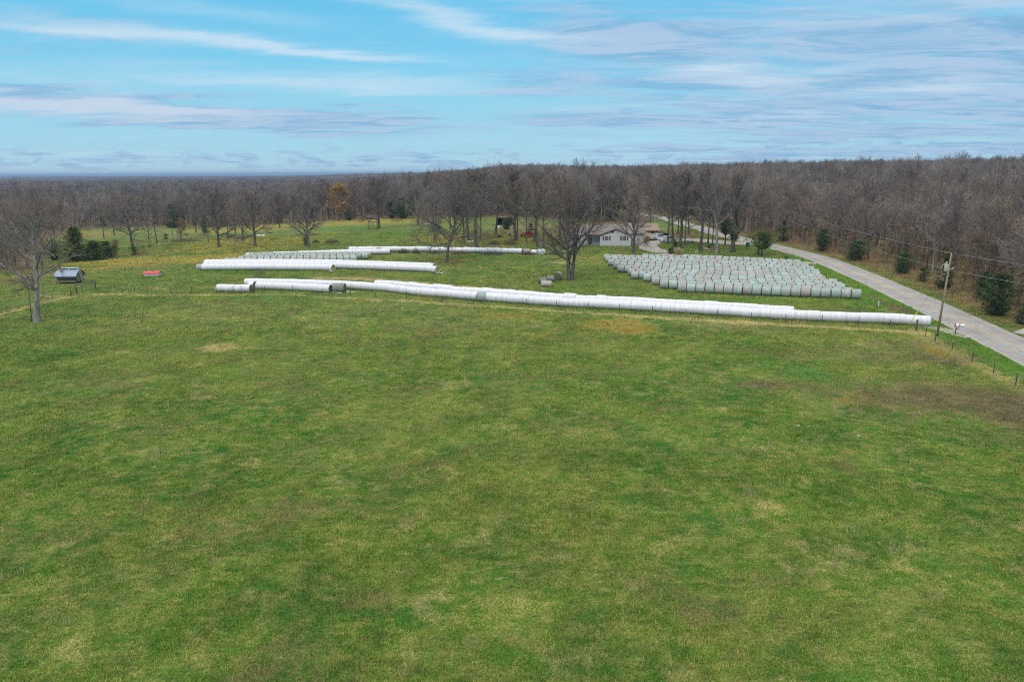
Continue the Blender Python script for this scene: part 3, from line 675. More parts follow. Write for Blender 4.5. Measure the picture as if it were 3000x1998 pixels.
def cedar_meshes(name, seed, Ht=6.0, wid=1.7, mat=CEDAR, clear=.05, n=2600, shape='cone', ls=.16):
    rng = np.random.default_rng(seed)
    m = MB(); m.tube([(0, 0, 0), (.02, .03, Ht * .3), (0, .02, Ht * .7), (.03, 0, Ht * .97)], [Ht * .022, Ht * .016, Ht * .009, .01], 8)
    tv = np.array(m.v); tm = np_mesh(name + '_trunk', tv, m.f, [BARK], smooth=True)
    # boughs in tiers: each is a spray of little fans around a limb
    nb = int(n / 26); t = clear + (1 - clear) * rng.uniform(0, 1, nb) ** 1.15; az_ = rng.uniform(0, 6.283, nb)
    prof = {'cone': lambda t: (1 - t) ** .75 * (.55 + .45 * np.clip((t - clear) * 9, 0, 1)), 'round': lambda t: np.sqrt(np.clip(1 - (2 * (t - clear) / (1 - clear) - 1) ** 2, .02, 1)), 'col': lambda t: np.clip(1.15 - t ** 3, .1, 1) * np.clip(.5 + t * 3, 0, 1)}[shape]
    lobes = 1 + .24 * np.sin(az_ * 3 + seed + t * 4) + .20 * np.sin(az_ * 5 + t * 13) + .10 * np.sin(t * 21 + seed)
    L = wid * prof(t) * lobes * rng.uniform(.5, 1.22, nb) + .12
    el_ = (.25 + .6 * t) if shape != 'col' else (.9 + 0 * t)
    P0 = np.stack([0 * t, 0 * t, t * Ht * (.97) - L * np.sin(el_) * .5], 1); P0[:, 2] = np.maximum(P0[:, 2], .05)
    d = np.stack([np.cos(az_) * np.cos(el_), np.sin(az_) * np.cos(el_), np.sin(el_)], 1)
    bp, bd, br = level(rng, P0, d, L, np.full(nb, .03), 3, .08, .03, .3)
    v1, f1 = tubes(bp, bd, br, 3)
    K = 26; tt = .15 + .85 * rng.uniform(0, 1, (nb, K)) ** .6; i = np.clip((tt * 3).astype(int), 0, 2); fr = (tt * 3 - i)[..., None]; I = np.arange(nb)[:, None]
    p = (bp[I, i] * (1 - fr) + bp[I, i + 1] * fr).reshape(-1, 3) + rng.normal(0, .10 + .05 * wid, (nb * K, 3)) * np.array([1, 1, .7])
    dd = bd[I, i].reshape(-1, 3) + rng.normal(0, .55, (nb * K, 3)) + np.array([0, 0, .25]); dd /= np.linalg.norm(dd, axis=1)[:, None]
    sd_ = np.cross(dd, rng.normal(size=dd.shape)); sd_ /= np.linalg.norm(sd_, axis=1)[:, None]; s = ls * rng.uniform(.7, 1.5, (len(p), 1)) * (.7 + .12 * wid)
    v = np.stack([p - dd * s * .6, p + sd_ * s * .45, p + dd * s * 1.2, p - sd_ * s * .45], 1).reshape(-1, 3)
    f = (np.arange(len(p)) * 4)[:, None] + np.arange(4)[None] + len(v1)
    cm = np_mesh(name + '_crown', np.vstack([v1, v]), list(map(tuple, f1.tolist())) + list(map(tuple, f.tolist())), [BARK, mat], [0] * len(f1) + [1] * len(f))
    return tm, cm
def joined(name, tm, cm):
    """trunk and crown as one mesh, for the massed wood"""
    bm = bmesh.new(); bm.from_mesh(tm)
    k0 = len(bm.faces); bm.from_mesh(cm); me = bpy.data.meshes.new(name); bm.to_mesh(me); bm.free()
    for mt in cm.materials: me.materials.append(mt)
    return me

FOREST = []
for s in range(7):
    FOREST.append(tree_meshes('bare_tree', 100 + s, bark=(BARK, BARK, BARKD, BARK, BARKL, BARKD, BARK)[s], Ht=17 + (s % 3), spread=5.2 + .6 * (s % 4), n1=14 + s % 3, low=.34 + .05 * (s % 3), form=('oak', 'vase', 'fork')[s % 3], counts=(8, 6, 5), tr=.013, twr=.018, upk=.07))
LEAFY = [tree_meshes('brown_leaved_tree', 201, leaf=BROWNL, leafsz=.13, leaffrac=.7, Ht=15, spread=4.4, n1=11, low=.28, form='oak', counts=(6, 5, 3), tr=.014, twr=.014),
         tree_meshes('russet_tree', 202, leaf=RUSSET, leafsz=.14, leafn=2, Ht=14, spread=4.2, n1=11, low=.25, form='oak', counts=(5, 5, 3), tr=.014, twr=.014)]
BUSHES = [tree_meshes('brown_sapling', 301 + s, leaf=(BROWNL, RUSSET, YELLOWL)[s], leafsz=.10, leafn=1, leaffrac=(.8, .7, .8)[s], Ht=5.5, spread=1.9, n1=9, low=.12, form='fork', counts=(5, 4, 3), tr=.010, twr=.008) for s in range(3)]
CEDS = [cedar_meshes('cedar', 401 + s, Ht=7.0, wid=2.1 + .3 * s, n=3000, shape=('cone', 'round', 'cone')[s]) for s in range(3)]

def make_tree(name, meshes, loc, rz, sx, sz, label, cat, group=None):
    r = empty(name, loc, rz, label, cat, group); r.scale = (sx, sx, sz)
    link('trunk', meshes[0], r); link('crown', meshes[1], r); return r

# ------------------------------------------------------------------ scatter (uncountable stuff only)
def proto(name, me):
    return bpy.data.objects.new(name, me)         # never linked to the scene: only a source for the scatter
def scatter(name, pts, rot, scl, idx, protos, zone_attrs=None):
    me = bpy.data.meshes.new(name); pts = np.asarray(pts, np.float32); n = len(pts); me.vertices.add(n); me.vertices.foreach_set('co', pts.ravel())
    def at(nm, typ, key, val): a = me.attributes.new(nm, typ, 'POINT'); a.data.foreach_set(key, np.asarray(val).ravel())
    at('rot', 'FLOAT_VECTOR', 'vector', np.asarray(rot, np.float32)); at('scl', 'FLOAT_VECTOR', 'vector', np.asarray(scl, np.float32)); at('pick', 'INT', 'value', np.asarray(idx, np.int32))
    if zone_attrs is not None:
        for nm, z in zip(('zone', 'zone2'), zone_attrs): at(nm, 'FLOAT_COLOR', 'color', z.astype(np.float32))
    o = link(name, me)
    g = bpy.data.node_groups.new(name, 'GeometryNodeTree')
    g.interface.new_socket('Geometry', in_out='INPUT', socket_type='NodeSocketGeometry'); g.interface.new_socket('Geometry', in_out='OUTPUT', socket_type='NodeSocketGeometry')
    gi = g.nodes.new('NodeGroupInput'); go = g.nodes.new('NodeGroupOutput'); ip = g.nodes.new('GeometryNodeInstanceOnPoints'); jn = g.nodes.new('GeometryNodeJoinGeometry')
    for p in protos[::-1]:
        oi = g.nodes.new('GeometryNodeObjectInfo'); oi.inputs['Object'].default_value = p; oi.inputs['As Instance'].default_value = True; g.links.new(oi.outputs['Geometry'], jn.inputs[0])
    g.links.new(gi.outputs[0], ip.inputs['Points']); g.links.new(jn.outputs[0], ip.inputs['Instance']); ip.inputs['Pick Instance'].default_value = True
    for nm, typ, sock in (('pick', 'INT', 'Instance Index'), ('rot', 'FLOAT_VECTOR', 'Rotation'), ('scl', 'FLOAT_VECTOR', 'Scale')):
        na = g.nodes.new('GeometryNodeInputNamedAttribute'); na.data_type = typ; na.inputs[0].default_value = nm; g.links.new([q for q in na.outputs if q.enabled][0], ip.inputs[sock])
    g.links.new(ip.outputs[0], go.inputs[0])
    md = o.modifiers.new('scatter', 'NODES'); md.node_group = g
    return o

# the wood
rng = np.random.default_rng(11)
cell = 6.0
cxs, cys = np.meshgrid(np.arange(-560, 780, cell), np.arange(30, 760, cell)); px_ = cxs.ravel() + rng.uniform(-.48, .48, cxs.size) * cell; py_ = cys.ravel() + rng.uniform(-.48, .48, cxs.size) * cell
k = in_wood(px_, py_) & (rng.uniform(size=px_.size) > .06 * (np.sin(px_ * .05) * np.cos(py_ * .061) > .5)) & (px_ < py_ * .86 + 55) & (px_ > -py_ * .86 - 55) & (dline(ROAD[::4], px_, py_) > 9.5)
px_, py_ = px_[k], py_[k]; de = dline(EDGE, px_, py_); D_ = np.hypot(px_, py_)
order = np.argsort(np.where(de < 9, D_ + de * 6, 1e6 + D_)); 
in_view = np.abs(px_ / np.maximum(py_, 1)) < .76
N_IND = 232
ind = [i for i in order if in_view[i] and de[i] < 13 and D_[i] < 420][:N_IND]; rest = np.setdiff1d(np.arange(len(px_)), ind)
EDGE_TREES = [(float(px_[i]), float(py_[i])) for i in ind]
# further rows out to the skyline
cx2, cy2 = np.meshgrid(np.arange(-1500, 1700, 8.5), np.arange(760, 1750, 8.5)); qx = cx2.ravel() + rng.uniform(-4, 4, cx2.size); qy = cy2.ravel() + rng.uniform(-4, 4, cx2.size)
k2 = (np.abs(qx / qy) < .80); qx, qy = qx[k2], qy[k2]
ax = np.concatenate([px_[rest], qx]); ay = np.concatenate([py_[rest], qy]); n = len(ax)
protos_f = [proto('wood_source', joined('wood_tree', *t_)) for t_ in FOREST + LEAFY] + [proto('wood_source', joined('wood_cedar', *t_)) for t_ in CEDS[:2]]
nf = len(FOREST)
u_ = rng.uniform(size=n); idx = rng.integers(0, nf, n); patch = np.sin(ax * .021 + 1.3) * np.cos(ay * .017) + .5 * np.sin(ax * .05 + ay * .043)
idx = np.where(u_ < .05 + .05 * (patch > .6), nf, idx); idx = np.where(u_ > .975, nf + 1, idx); idx = np.where((u_ > .90) & (u_ < .93), nf + 2 + (rng.integers(0, 2, n)), idx)
sc_ = rng.uniform(.74, 1.12, n) * np.where(rng.uniform(size=n) > .93, 1.2, 1.0); sc_ = sc_ * (1 + .10 * (np.abs(ax - 20) < 160) * (ay < 420)) * (1 - .22 * sstep(-ax, 10, 90)) * (1 - .20 * sstep(ax, 45, 100)); isced = idx >= nf + 2
scl = np.stack([sc_ * rng.uniform(.9, 1.1, n), sc_ * rng.uniform(.9, 1.1, n), sc_ * rng.uniform(.92, 1.06, n)], 1)
scl[:, :2] *= np.where(ay > 760, 1.25, 1.0)[:, None]
az3 = H(ax, ay) - .1
wood = scatter('woodland', np.stack([ax, ay, az3], 1), np.stack([rng.normal(0, .03, n), rng.normal(0, .03, n), rng.uniform(0, 6.28, n)], 1), scl, idx, protos_f)
tag(wood, 'massed bare grey brown trees of the wood stretching back to the skyline', None, None, 'stuff')
# undergrowth just inside the wood edge
m_ = 4600; t_ = rng.integers(0, len(px_), m_ * 3); ux = px_[t_] + rng.normal(0, 2.5, m_ * 3); uy = py_[t_] + rng.normal(0, 2.5, m_ * 3)
kk = in_wood(ux, uy) & (dline(EDGE, ux, uy) < 14) & (dline(ROAD[::4], ux, uy) > 8.5); ux, uy = ux[kk][:m_], uy[kk][:m_]; n = len(ux)
protos_u = [proto('undergrowth_source', joined('undergrowth', *t_)) for t_ in BUSHES]
scu = rng.uniform(.35, 1.05, n)
und = scatter('undergrowth', np.stack([ux, uy, H(ux, uy) - .05], 1), np.stack([rng.normal(0, .06, n), rng.normal(0, .06, n), rng.uniform(0, 6.28, n)], 1), np.stack([scu, scu, scu], 1), rng.choice(3, n, p=[.6, .2, .2]), protos_u)
tag(und, 'brown leafy brush and saplings under the trees at the wood edge', None, None, 'stuff')

# far canopy: the wooded country beyond, as one bumpy roof of crowns
fx = np.concatenate([-np.geomspace(11500, 60, 150), np.linspace(-50, 50, 3), np.geomspace(60, 11500, 150)]); fy = np.geomspace(1500, 14500, 230)
FX, FY = np.meshgrid(fx, fy)
rr = rng.uniform(size=FX.shape); FZ = H(FX.ravel(), FY.ravel()).reshape(FX.shape) + 12.5 + 3.5 * rr + 2 * np.sin(FX * .013) * np.cos(FY * .011)
FZ[0] -= 14
nx2 = len(fx); ii = (np.arange(len(fy) - 1)[:, None] * nx2 + np.arange(nx2 - 1)[None, :]).ravel()
cmt, t, b = newmat('far_crowns'); pos = t.new('ShaderNodeNewGeometry').outputs['Position']
c = t.mix(t.step(t.noise(pos, .02, 6, .75), .35, .65), (0.055, 0.048, 0.040), (0.115, 0.098, 0.082)); c = t.mix(t.math('MULTIPLY', t.step(t.noise(pos, .004, 4, .6), .5, .62), .6), c, (0.035, 0.05, 0.025)); t.put(b.inputs['Base Color'], c); b.inputs['Roughness'].default_value = 1; b.inputs['Specular IOR Level'].default_value = 0
cm_ = np_mesh('distant_wood', np.stack([FX.ravel(), FY.ravel(), FZ.ravel()], 1), np.stack([ii, ii + 1, ii + nx2 + 1, ii + nx2], 1), [cmt])
tag(link('distant_wood', cm_), 'distant wooded hills fading blue at the horizon', None, None, 'stuff')

# ------------------------------------------------------------------ grass
def tuft(seed, nb, rad, hmin, hmax, wd, lean=.5, flat=0.0):
    r = np.random.default_rng(seed); n = nb; a = r.uniform(0, 6.283, n); q = rad * np.sqrt(r.uniform(0, 1, n)); p = np.stack([np.cos(a) * q, np.sin(a) * q, np.full(n, -.01)], 1)
    h = r.uniform(hmin, hmax, n); la = r.uniform(0, 6.283, n); le = np.abs(r.normal(0, lean, n)); d = np.stack([np.cos(la) * le, np.sin(la) * le, np.ones(n)], 1); d /= np.linalg.norm(d, axis=1)[:, None]
    s = np.stack([-np.sin(la + r.normal(0, .8, n)), np.cos(la), 0 * la], 1); s /= np.linalg.norm(s, axis=1)[:, None]; w_ = wd * r.uniform(.7, 1.3, n)
    m = p + d * (h * .55)[:, None]; d2 = d + np.stack([np.cos(la), np.sin(la), 0 * la], 1) * (.5 + flat); d2 /= np.linalg.norm(d2, axis=1)[:, None]; tip = m + d2 * (h * .55)[:, None]
    v = np.stack([p - s * w_[:, None], p + s * w_[:, None], m + s * (w_ * .7)[:, None], m - s * (w_ * .7)[:, None], tip], 1).reshape(-1, 3); o = (np.arange(n) * 5)[:, None]
    f = [tuple(x) for x in (o + np.array([0, 1, 2, 3])).tolist()] + [tuple(x) for x in (o + np.array([3, 2, 4])).tolist()]
    me = np_mesh('tuft', v, f, [TURFI]); tn = np.repeat(r.uniform(0, 1, n), 5); a_ = me.attributes.new('tone', 'FLOAT', 'POINT'); a_.data.foreach_set('value', tn.astype(np.float32)); return me
TURFI = turf_mat('grass_blades', True)
def band(y0, y1, s, seed, xm=14):
    r = np.random.default_rng(seed); X_, Y_ = np.meshgrid(np.arange(-.78 * y1 - xm, .78 * y1 + xm, s), np.arange(y0, y1, s)); x = X_.ravel() + r.uniform(-.5, .5, X_.size) * s; y = Y_.ravel() + r.uniform(-.5, .5, X_.size) * s
    k = (np.abs(x) < .78 * y + xm) & inside(CLEAR, x, y); return x[k], y[k]
def covered(x, y):
    bad = dline(ROAD[::3], x, y) < ROAD_W + .05
    for g_ in GRAVEL: bad |= dline(g_[0][::2], x, y) < g_[1]
    return bad
GRAVEL = [(gline([(2212, 713), (2150, 713), (2090, 708), (2030, 703), (1985, 703), (1940, 706)]), 4.5), (gline([(1960, 706), (1925, 709), (1903, 715), (1898, 722), (1915, 731), (1950, 740)]), 3.2), (gline([(1940, 742), (1990, 747), (2060, 751), (2150, 756), (2250, 762), (2330, 767), (2395, 772)]), 1.5), (gline([(2985, 968), (3080, 982)]), 2.6)]
bands = [(12, 48, .34), (48, 90, .46), (90, 150, .75), (150, 250, 1.25)]
gp = []; gs = []; gi_ = []
for bi, (a_, b_, s_) in enumerate(bands):
    x, y = band(a_, b_, s_, 70 + bi); kz = ~covered(x, y); x, y = x[kz], y[kz]; r = np.random.default_rng(80 + bi); n = len(x)
    hf = .6 + .8 * (.5 + .5 * np.sin(x * .31 + 2.1 * np.sin(y * .13)) * np.sin(y * .27 + 1.4 * np.sin(x * .17))); hf *= r.uniform(.6, 1.3, n)
    sxy = (1.0, 1.25, 1.9, 3.0)[bi]; gp.append(np.stack([x, y, H(x, y) + .0], 1)); gs.append(np.stack([np.full(n, sxy), np.full(n, sxy), hf * (1, 1, 1.1, 1.3)[bi]], 1)); gi_.append(r.integers(0, 6, n))
gp = np.vstack(gp); gs = np.vstack(gs); gi_ = np.concatenate(gi_)
# rank grass left standing along the foot of the bale lines
for px in ([(716, 839), (800, 840), (900, 842), (1021, 848), (1150, 858), (1200, 865), (1401, 882)], [(1424, 884), (1630, 899), (1969, 918), (2250, 936), (2404, 943.5), (2600, 951), (2735, 959)], [(630, 857), (741, 859)], [(750, 849), (860, 853), (1010, 859)], [(580, 794), (850, 795), (978, 797)], [(1984, 858), (2250, 866), (2525, 880)], [(2330, 929), (1969, 906)]):
    ln = gline(px, .16); r = np.random.default_rng(int(px[0][0])); x = ln[:, 0] + r.normal(0, .12, len(ln)); y = ln[:, 1] + r.normal(-.05, .16, len(ln)); n = len(x)
    gp = np.vstack([gp, np.stack([x, y, H(x, y)], 1)]); gs = np.vstack([gs, np.stack([np.full(n, .8), np.full(n, .8), r.uniform(1.2, 3.0, n)], 1)]); gi_ = np.concatenate([gi_, r.integers(0, 6, n)])
n = len(gp); r = np.random.default_rng(91)
prg = [proto('grass_source', tuft(500 + i, 44, .28, .07, .21, .0085, .7, (0, .3, .8)[i % 3])) for i in range(6)]
zz = zones(gp[:, 0], gp[:, 1])
dens = 1 - .45 * zz[0][:, 2]; keep = r.uniform(size=n) < dens; gp, gs, gi_ = gp[keep], gs[keep], gi_[keep]; zz = (zz[0][keep], zz[1][keep]); n = len(gp)
short = 1 - .5 * np.clip(zz[0][:, 2], 0, 1); gs[:, 2] *= short
gr = scatter('grass', gp, np.stack([0 * gi_, 0 * gi_, r.uniform(0, 6.28, n)], 1), gs, gi_, prg, zz)
tag(gr, 'short green and straw coloured pasture grass', None, None, 'stuff')
print('grass tufts', n, 'wood', len(ax), 'under', len(ux))

# ================================================================== THINGS
ORD = ['zeroth', 'first', 'second', 'third', 'fourth', 'fifth', 'sixth', 'seventh', 'eighth', 'ninth', 'tenth', 'eleventh', 'twelfth', 'thirteenth', 'fourteenth', 'fifteenth', 'sixteenth', 'seventeenth', 'eighteenth', 'nineteenth', 'twentieth', 'twenty-first', 'twenty-second', 'twenty-third', 'twenty-fourth', 'twenty-fifth', 'twenty-sixth', 'twenty-seventh', 'twenty-eighth', 'twenty-ninth', 'thirtieth', 'thirty-first', 'thirty-second']
R_ = random.Random(7)

# ---- materials of the things
def net_mat(name, a, b_):
    mt, t, b = newmat(name); co = t.new('ShaderNodeTexCoord').outputs['Object']; oi = t.new('ShaderNodeObjectInfo').outputs['Random']
    sh = t.vmath('ADD', co, t.new('ShaderNodeCombineXYZ').outputs[0]); cx_ = sh.node
    off = t.new('ShaderNodeCombineXYZ'); t.put(off.inputs[0], t.math('MULTIPLY', oi, 57.0)); t.put(off.inputs[1], t.math('MULTIPLY', oi, 31.0)); v = t.vmath('ADD', co, off.outputs[0])
    n = t.noise(v, 1.6, 5, .65); c = t.mix(t.step(n, .35, .65), a, b_)
    thr = t.noise(t.scalev(v, (26, 1.2, 1.2)), 1.0, 3, .6); c = t.mix(t.math('MULTIPLY', t.step(thr, .42, .62), .28), c, (0.42, 0.44, 0.42))
    hay = t.noise(t.scalev(v, (3, 9, 9)), 1.4, 5, .75); c = t.mix(t.math('MULTIPLY', t.step(hay, .50, .72), .42), c, (0.17, 0.145, 0.105))
    fold = t.step(t.noise(t.scalev(v, (.9, .9, .7)), 1.0, 2, .5), .60, .66); c = t.mix(t.math('MULTIPLY', fold, .65), c, (0.27, 0.44, 0.43))
    c = t.mix(t.math('MULTIPLY', t.math('FRACT', t.math('MULTIPLY', oi, 13.7)), .38), c, t.mix(1.0, c, (.62, .60, .58), 'MULTIPLY'))
    t.put(b.inputs['Base Color'], c); b.inputs['Roughness'].default_value = .7; b.inputs['Specular IOR Level'].default_value = .25
    bn = t.new('ShaderNodeBump'); bn.inputs['Strength'].default_value = .5; bn.inputs['Distance'].default_value = .03; t.put(bn.inputs['Height'], hay); t.l.new(bn.outputs[0], b.inputs['Normal'])
    return mt
DNET = net_mat('dark_weathered_net', (0.12, 0.135, 0.105), (0.19, 0.20, 0.165))
NET = [('teal', net_mat('teal_net', (0.215, 0.285, 0.265), (0.295, 0.365, 0.345))), ('grey green', net_mat('grey_green_net', (0.22, 0.255, 0.235), (0.30, 0.335, 0.315))), ('pinkish grey', net_mat('pinkish_net', (0.25, 0.24, 0.22), (0.325, 0.31, 0.295)))]
HAY = simple('weathered_hay', (0.21, 0.165, 0.095), .95, var=.35, scale=9, bump=.8)
HAYG = simple('green_gold_hay', (0.36, 0.32, 0.09), .95, var=.35, scale=7, bump=.8)
HAYD = simple('dark_damp_hay', (0.095, 0.085, 0.055), .95, var=.35, scale=7, bump=.8)
def plastic():
    mt, t, b = newmat('white_stretch_film'); pos = t.new('ShaderNodeNewGeometry').outputs['Position']; sg = t.new('ShaderNodeAttribute', attribute_name='along').outputs['Fac']
    cv_ = t.new('ShaderNodeCombineXYZ'); t.put(cv_.inputs[0], t.math('MULTIPLY', sg, 2.2)); n = t.noise(cv_.outputs[0], 1.0, 5, .75)
    c = t.mix(t.step(n, .36, .60), (0.43, 0.43, 0.465), (0.58, 0.58, 0.61))
    d = t.noise(pos, 1.1, 6, .7); c = t.mix(t.math('MULTIPLY', t.step(d, .56, .74), .28), c, (0.33, 0.33, 0.335))
    c = t.mix(t.math('MULTIPLY', t.step(t.noise(pos, 3.4, 4, .8), .66, .74), .3), c, (0.28, 0.28, 0.25))
    t.put(b.inputs['Base Color'], c); b.inputs['Roughness'].default_value = .42; b.inputs['Specular IOR Level'].default_value = .45
    bn = t.new('ShaderNodeBump'); bn.inputs['Strength'].default_value = .5; bn.inputs['Distance'].default_value = .05
    t.put(bn.inputs['Height'], t.math('ADD', t.math('MULTIPLY', n, .8), t.noise(pos, 2.6, 4, .65))); t.l.new(bn.outputs[0], b.inputs['Normal'])
    return mt
FILM = plastic()

# ---- round bales
def bale_meshes():
    r = random.Random(3)
    def ring(x, rad, zc, wob=0.0):
        o = []
        for k in range(22):
            a = 2 * math.pi * k / 22; q = rad * (1 + r.uniform(-wob, wob)); y = q * math.sin(a); z = zc + q * math.cos(a)
            o.append((x, y, max(z, 0.0)))
        return o
    def sleeve(L, rad, wob):
        m = MB(); xs = [-L / 2, -L / 2 + .05, -L / 4, 0, L / 4, L / 2 - .05, L / 2]; rr = [rad * .965, rad, rad * 1.01, rad, rad * 1.012, rad, rad * .965]; vs = []
        for x, q in zip(xs, rr): vs += ring(x, q, rad * .95, wob)
        m.add(vs, [(i * 22 + k, i * 22 + (k + 1) % 22, (i + 1) * 22 + (k + 1) % 22, (i + 1) * 22 + k) for i in range(6) for k in range(22)], 0, True); return m
    core = MB(); vs = []
    for x, q in ((-.735, .0), (-.75, .25), (-.74, .5), (-.69, .68), (-.6, .70), (.6, .70), (.69, .68), (.74, .5), (.75, .25), (.735, .0)): vs += [(x_ + r.uniform(-.02, .02), y_, z_) for x_, y_, z_ in ring(x, max(q, .01), .70, .03)]
    core.add(vs, [(i * 22 + k, i * 22 + (k + 1) % 22, (i + 1) * 22 + (k + 1) % 22, (i + 1) * 22 + k) for i in range(9) for k in range(22)], 0, False)
    return core, [sleeve(1.36, .74, .012) for _ in range(3)]
core_mb, sleeves = bale_meshes()
def mk(mb, name, mat): o = mb.build(name, mat); me = o.data; bpy.data.objects.remove(o); return me
CORE = {k: mk(core_mb, 'hay_core', mm) for k, mm in (('h', HAY), ('g', HAYG), ('d', HAYD))}
SLV = [mk(sleeves[i], 'net_wrap', NET[i][1]) for i in range(3)] + [mk(sleeves[1], 'net_wrap', DNET)]
BALE_SLOPE = {}
def bale(p, rz, label, group, color=None, core='h', s=1.0, lx=1.0, tilt=0.0):
    k = R_.choices([0, 1, 2], [.30, .50, .20])[0] if color is None else color
    e = empty('round_bale', p, rz, label.format(c=(NET + [('dark grey', DNET)])[k][0]), 'hay bale', group)
    e.scale = (lx, s, s); e.rotation_euler = (R_.uniform(-.6, .6) * 0, tilt, rz)
    link('hay_core', CORE[core], e); link('net_wrap', SLV[k], e); return e
def row(pl, pr, dia_off=.42):
    a = G(*pl); b_ = G(*pr); d = (b_ - a); d.z = 0; L = d.length; d.normalize(); nrm = Vector((-d.y, d.x, 0)); n = max(1, round(L / 1.52)); st = L / n
    o = []
    for i in range(n):
        p = a + d * (st * (i + .5)) + nrm * (dia_off + R_.uniform(-.10, .10)); p.z = hh(p.x, p.y); o.append(p)
    return o, math.atan2(d.y, d.x), st
YARD = [((1984, 857), (2522, 878)), ((1932, 846), (2497, 869)), ((1908, 836), (2474, 860)), ((1883, 826), (2466, 851.5)), ((1848, 817.5), (2452, 843)), ((1840, 808), (2418, 835)), ((1809, 798.5), (2410, 827.5)),
        ((1796, 789), (2402, 820)), ((1780, 779), (2398, 812)), ((1773, 770), (2384, 804)), ((1769, 762.5), (2368, 796)), ((1880, 762), (2352, 788)), ((2000, 764), (2344, 782))]
big = []; small_pts = []
for ri, (pl, pr) in enumerate(YARD):
    pts, rz, st = row(pl, pr); n = len(pts)
    for i, p in enumerate(pts):
        if ri < 11: big.append((ri, n - i, p, rz, st))
        else: small_pts.append((p, rz, st))
rown = lambda r: 'front' if r == 0 else ORD[r + 1]
for ri, k, p, rz, st in big:
    lab = '{c} net-wrapped round bale, %s from the road end of the yard\'s %s row' % (ORD[k], rown(ri))
    if k == 1: lab = '{c} net-wrapped round bale closing the road end of the yard\'s %s row' % rown(ri)
    e = bale(p, rz + R_.uniform(-.05, .05) + (math.pi if R_.random() < .5 else 0), lab, 'round bales set out in rows in the bale yard', s=R_.uniform(.98, 1.09) * (1.03 if ri == 0 else 1), lx=min(1.04, st / 1.5) * R_.uniform(.97, 1.02))
# the netted rows between the white tubes
MID = [((657, 775), (1046, 768.5)), ((700, 768.5), (1043, 764)), ((716, 763.5), (1079, 759.5)), ((730, 759), (1088, 755.5))]
for ri, (pl, pr) in enumerate(MID):
    pts, rz, st = row(pl, pr, .3); n = len(pts)
    for i, p in enumerate(pts):
        if ri in (0,) or n - i <= 3: bale(p, rz + R_.uniform(-.03, .03), ('{c} netted bale, %s from the hay-faced end of the %s row between white tubes' % (ORD[n - i], ORD[ri + 1])), 'netted round bales in rows between the white tubes', core='g' if i == n - 1 else 'h', s=R_.uniform(.98, 1.06), lx=min(1.0, st / 1.5), color=R_.choices([0, 1, 2], [.35, .45, .2])[0])
        else: small_pts.append((p, rz, st))
# what is past three hundred of the kind: ONE object
mbs = MB(); 
for p, rz, st in small_pts:
    k = R_.choices([0, 1, 2], [.3, .45, .25])[0]; M = Matrix.Translation(p) @ Matrix.Rotation(rz, 4, 'Z') @ Matrix.Diagonal((min(1, st / 1.5) * .97, R_.uniform(1, 1.06), R_.uniform(1, 1.06), 1))
    mbs.add([M @ Vector(v) for v in core_mb.v], core_mb.f, 3); mbs.add([M @ Vector(v) for v in sleeves[k].v], sleeves[k].f, k, True)
tag(mbs.build('round_bales_at_the_back', [NET[0][1], NET[1][1], NET[2][1], HAY], recalc=False), 'rearmost rows of grey green netted round bales', None, None, 'stuff')
# single bales
def at(u, v, back=0.0): p = G(u, v); p.y += back; p.z = hh(p.x, p.y); return p
bale(at(1412, 884, .55), .12 - .25, 'grey green netted bale bared in the gap of the long front white tube', None, color=0, core='h', s=1.0)
bale(at(993, 857, .5), -.12, 'large weathered dark netted bale at the open end of a short white tube', None, color=3, core='d', s=1.1, lx=1.5)
bale(at(1636, 821, .5), 1.25, 'teal netted bale standing alone beside the forked trunk, hay face showing', 'loose old bales under the forked tree', color=0, core='d', s=1.05)
bale(at(1602, 842, .5), -.35, 'frontmost weathered buff bale of the small heap under the forked tree', 'loose old bales under the forked tree', color=2, core='g', s=.78, lx=1.35)
bale(at(1590, 833, .8), .3, 'sagging grey bale at the back of the small heap farthest from the forked trunk', 'loose old bales under the forked tree', color=3, core='d', s=.72, lx=1.0)
bale(at(1612, 828, 1.0), .2, 'grey weathered bale at the back of the small heap nearest the teal bale', 'loose old bales under the forked tree', color=3, core='d', s=.82, lx=1.0)
bale(at(584, 793.5, .6), .05, 'weathered grey netted bale at the far end of the front middle white tube', None, color=1, core='d', s=.98, lx=.9)

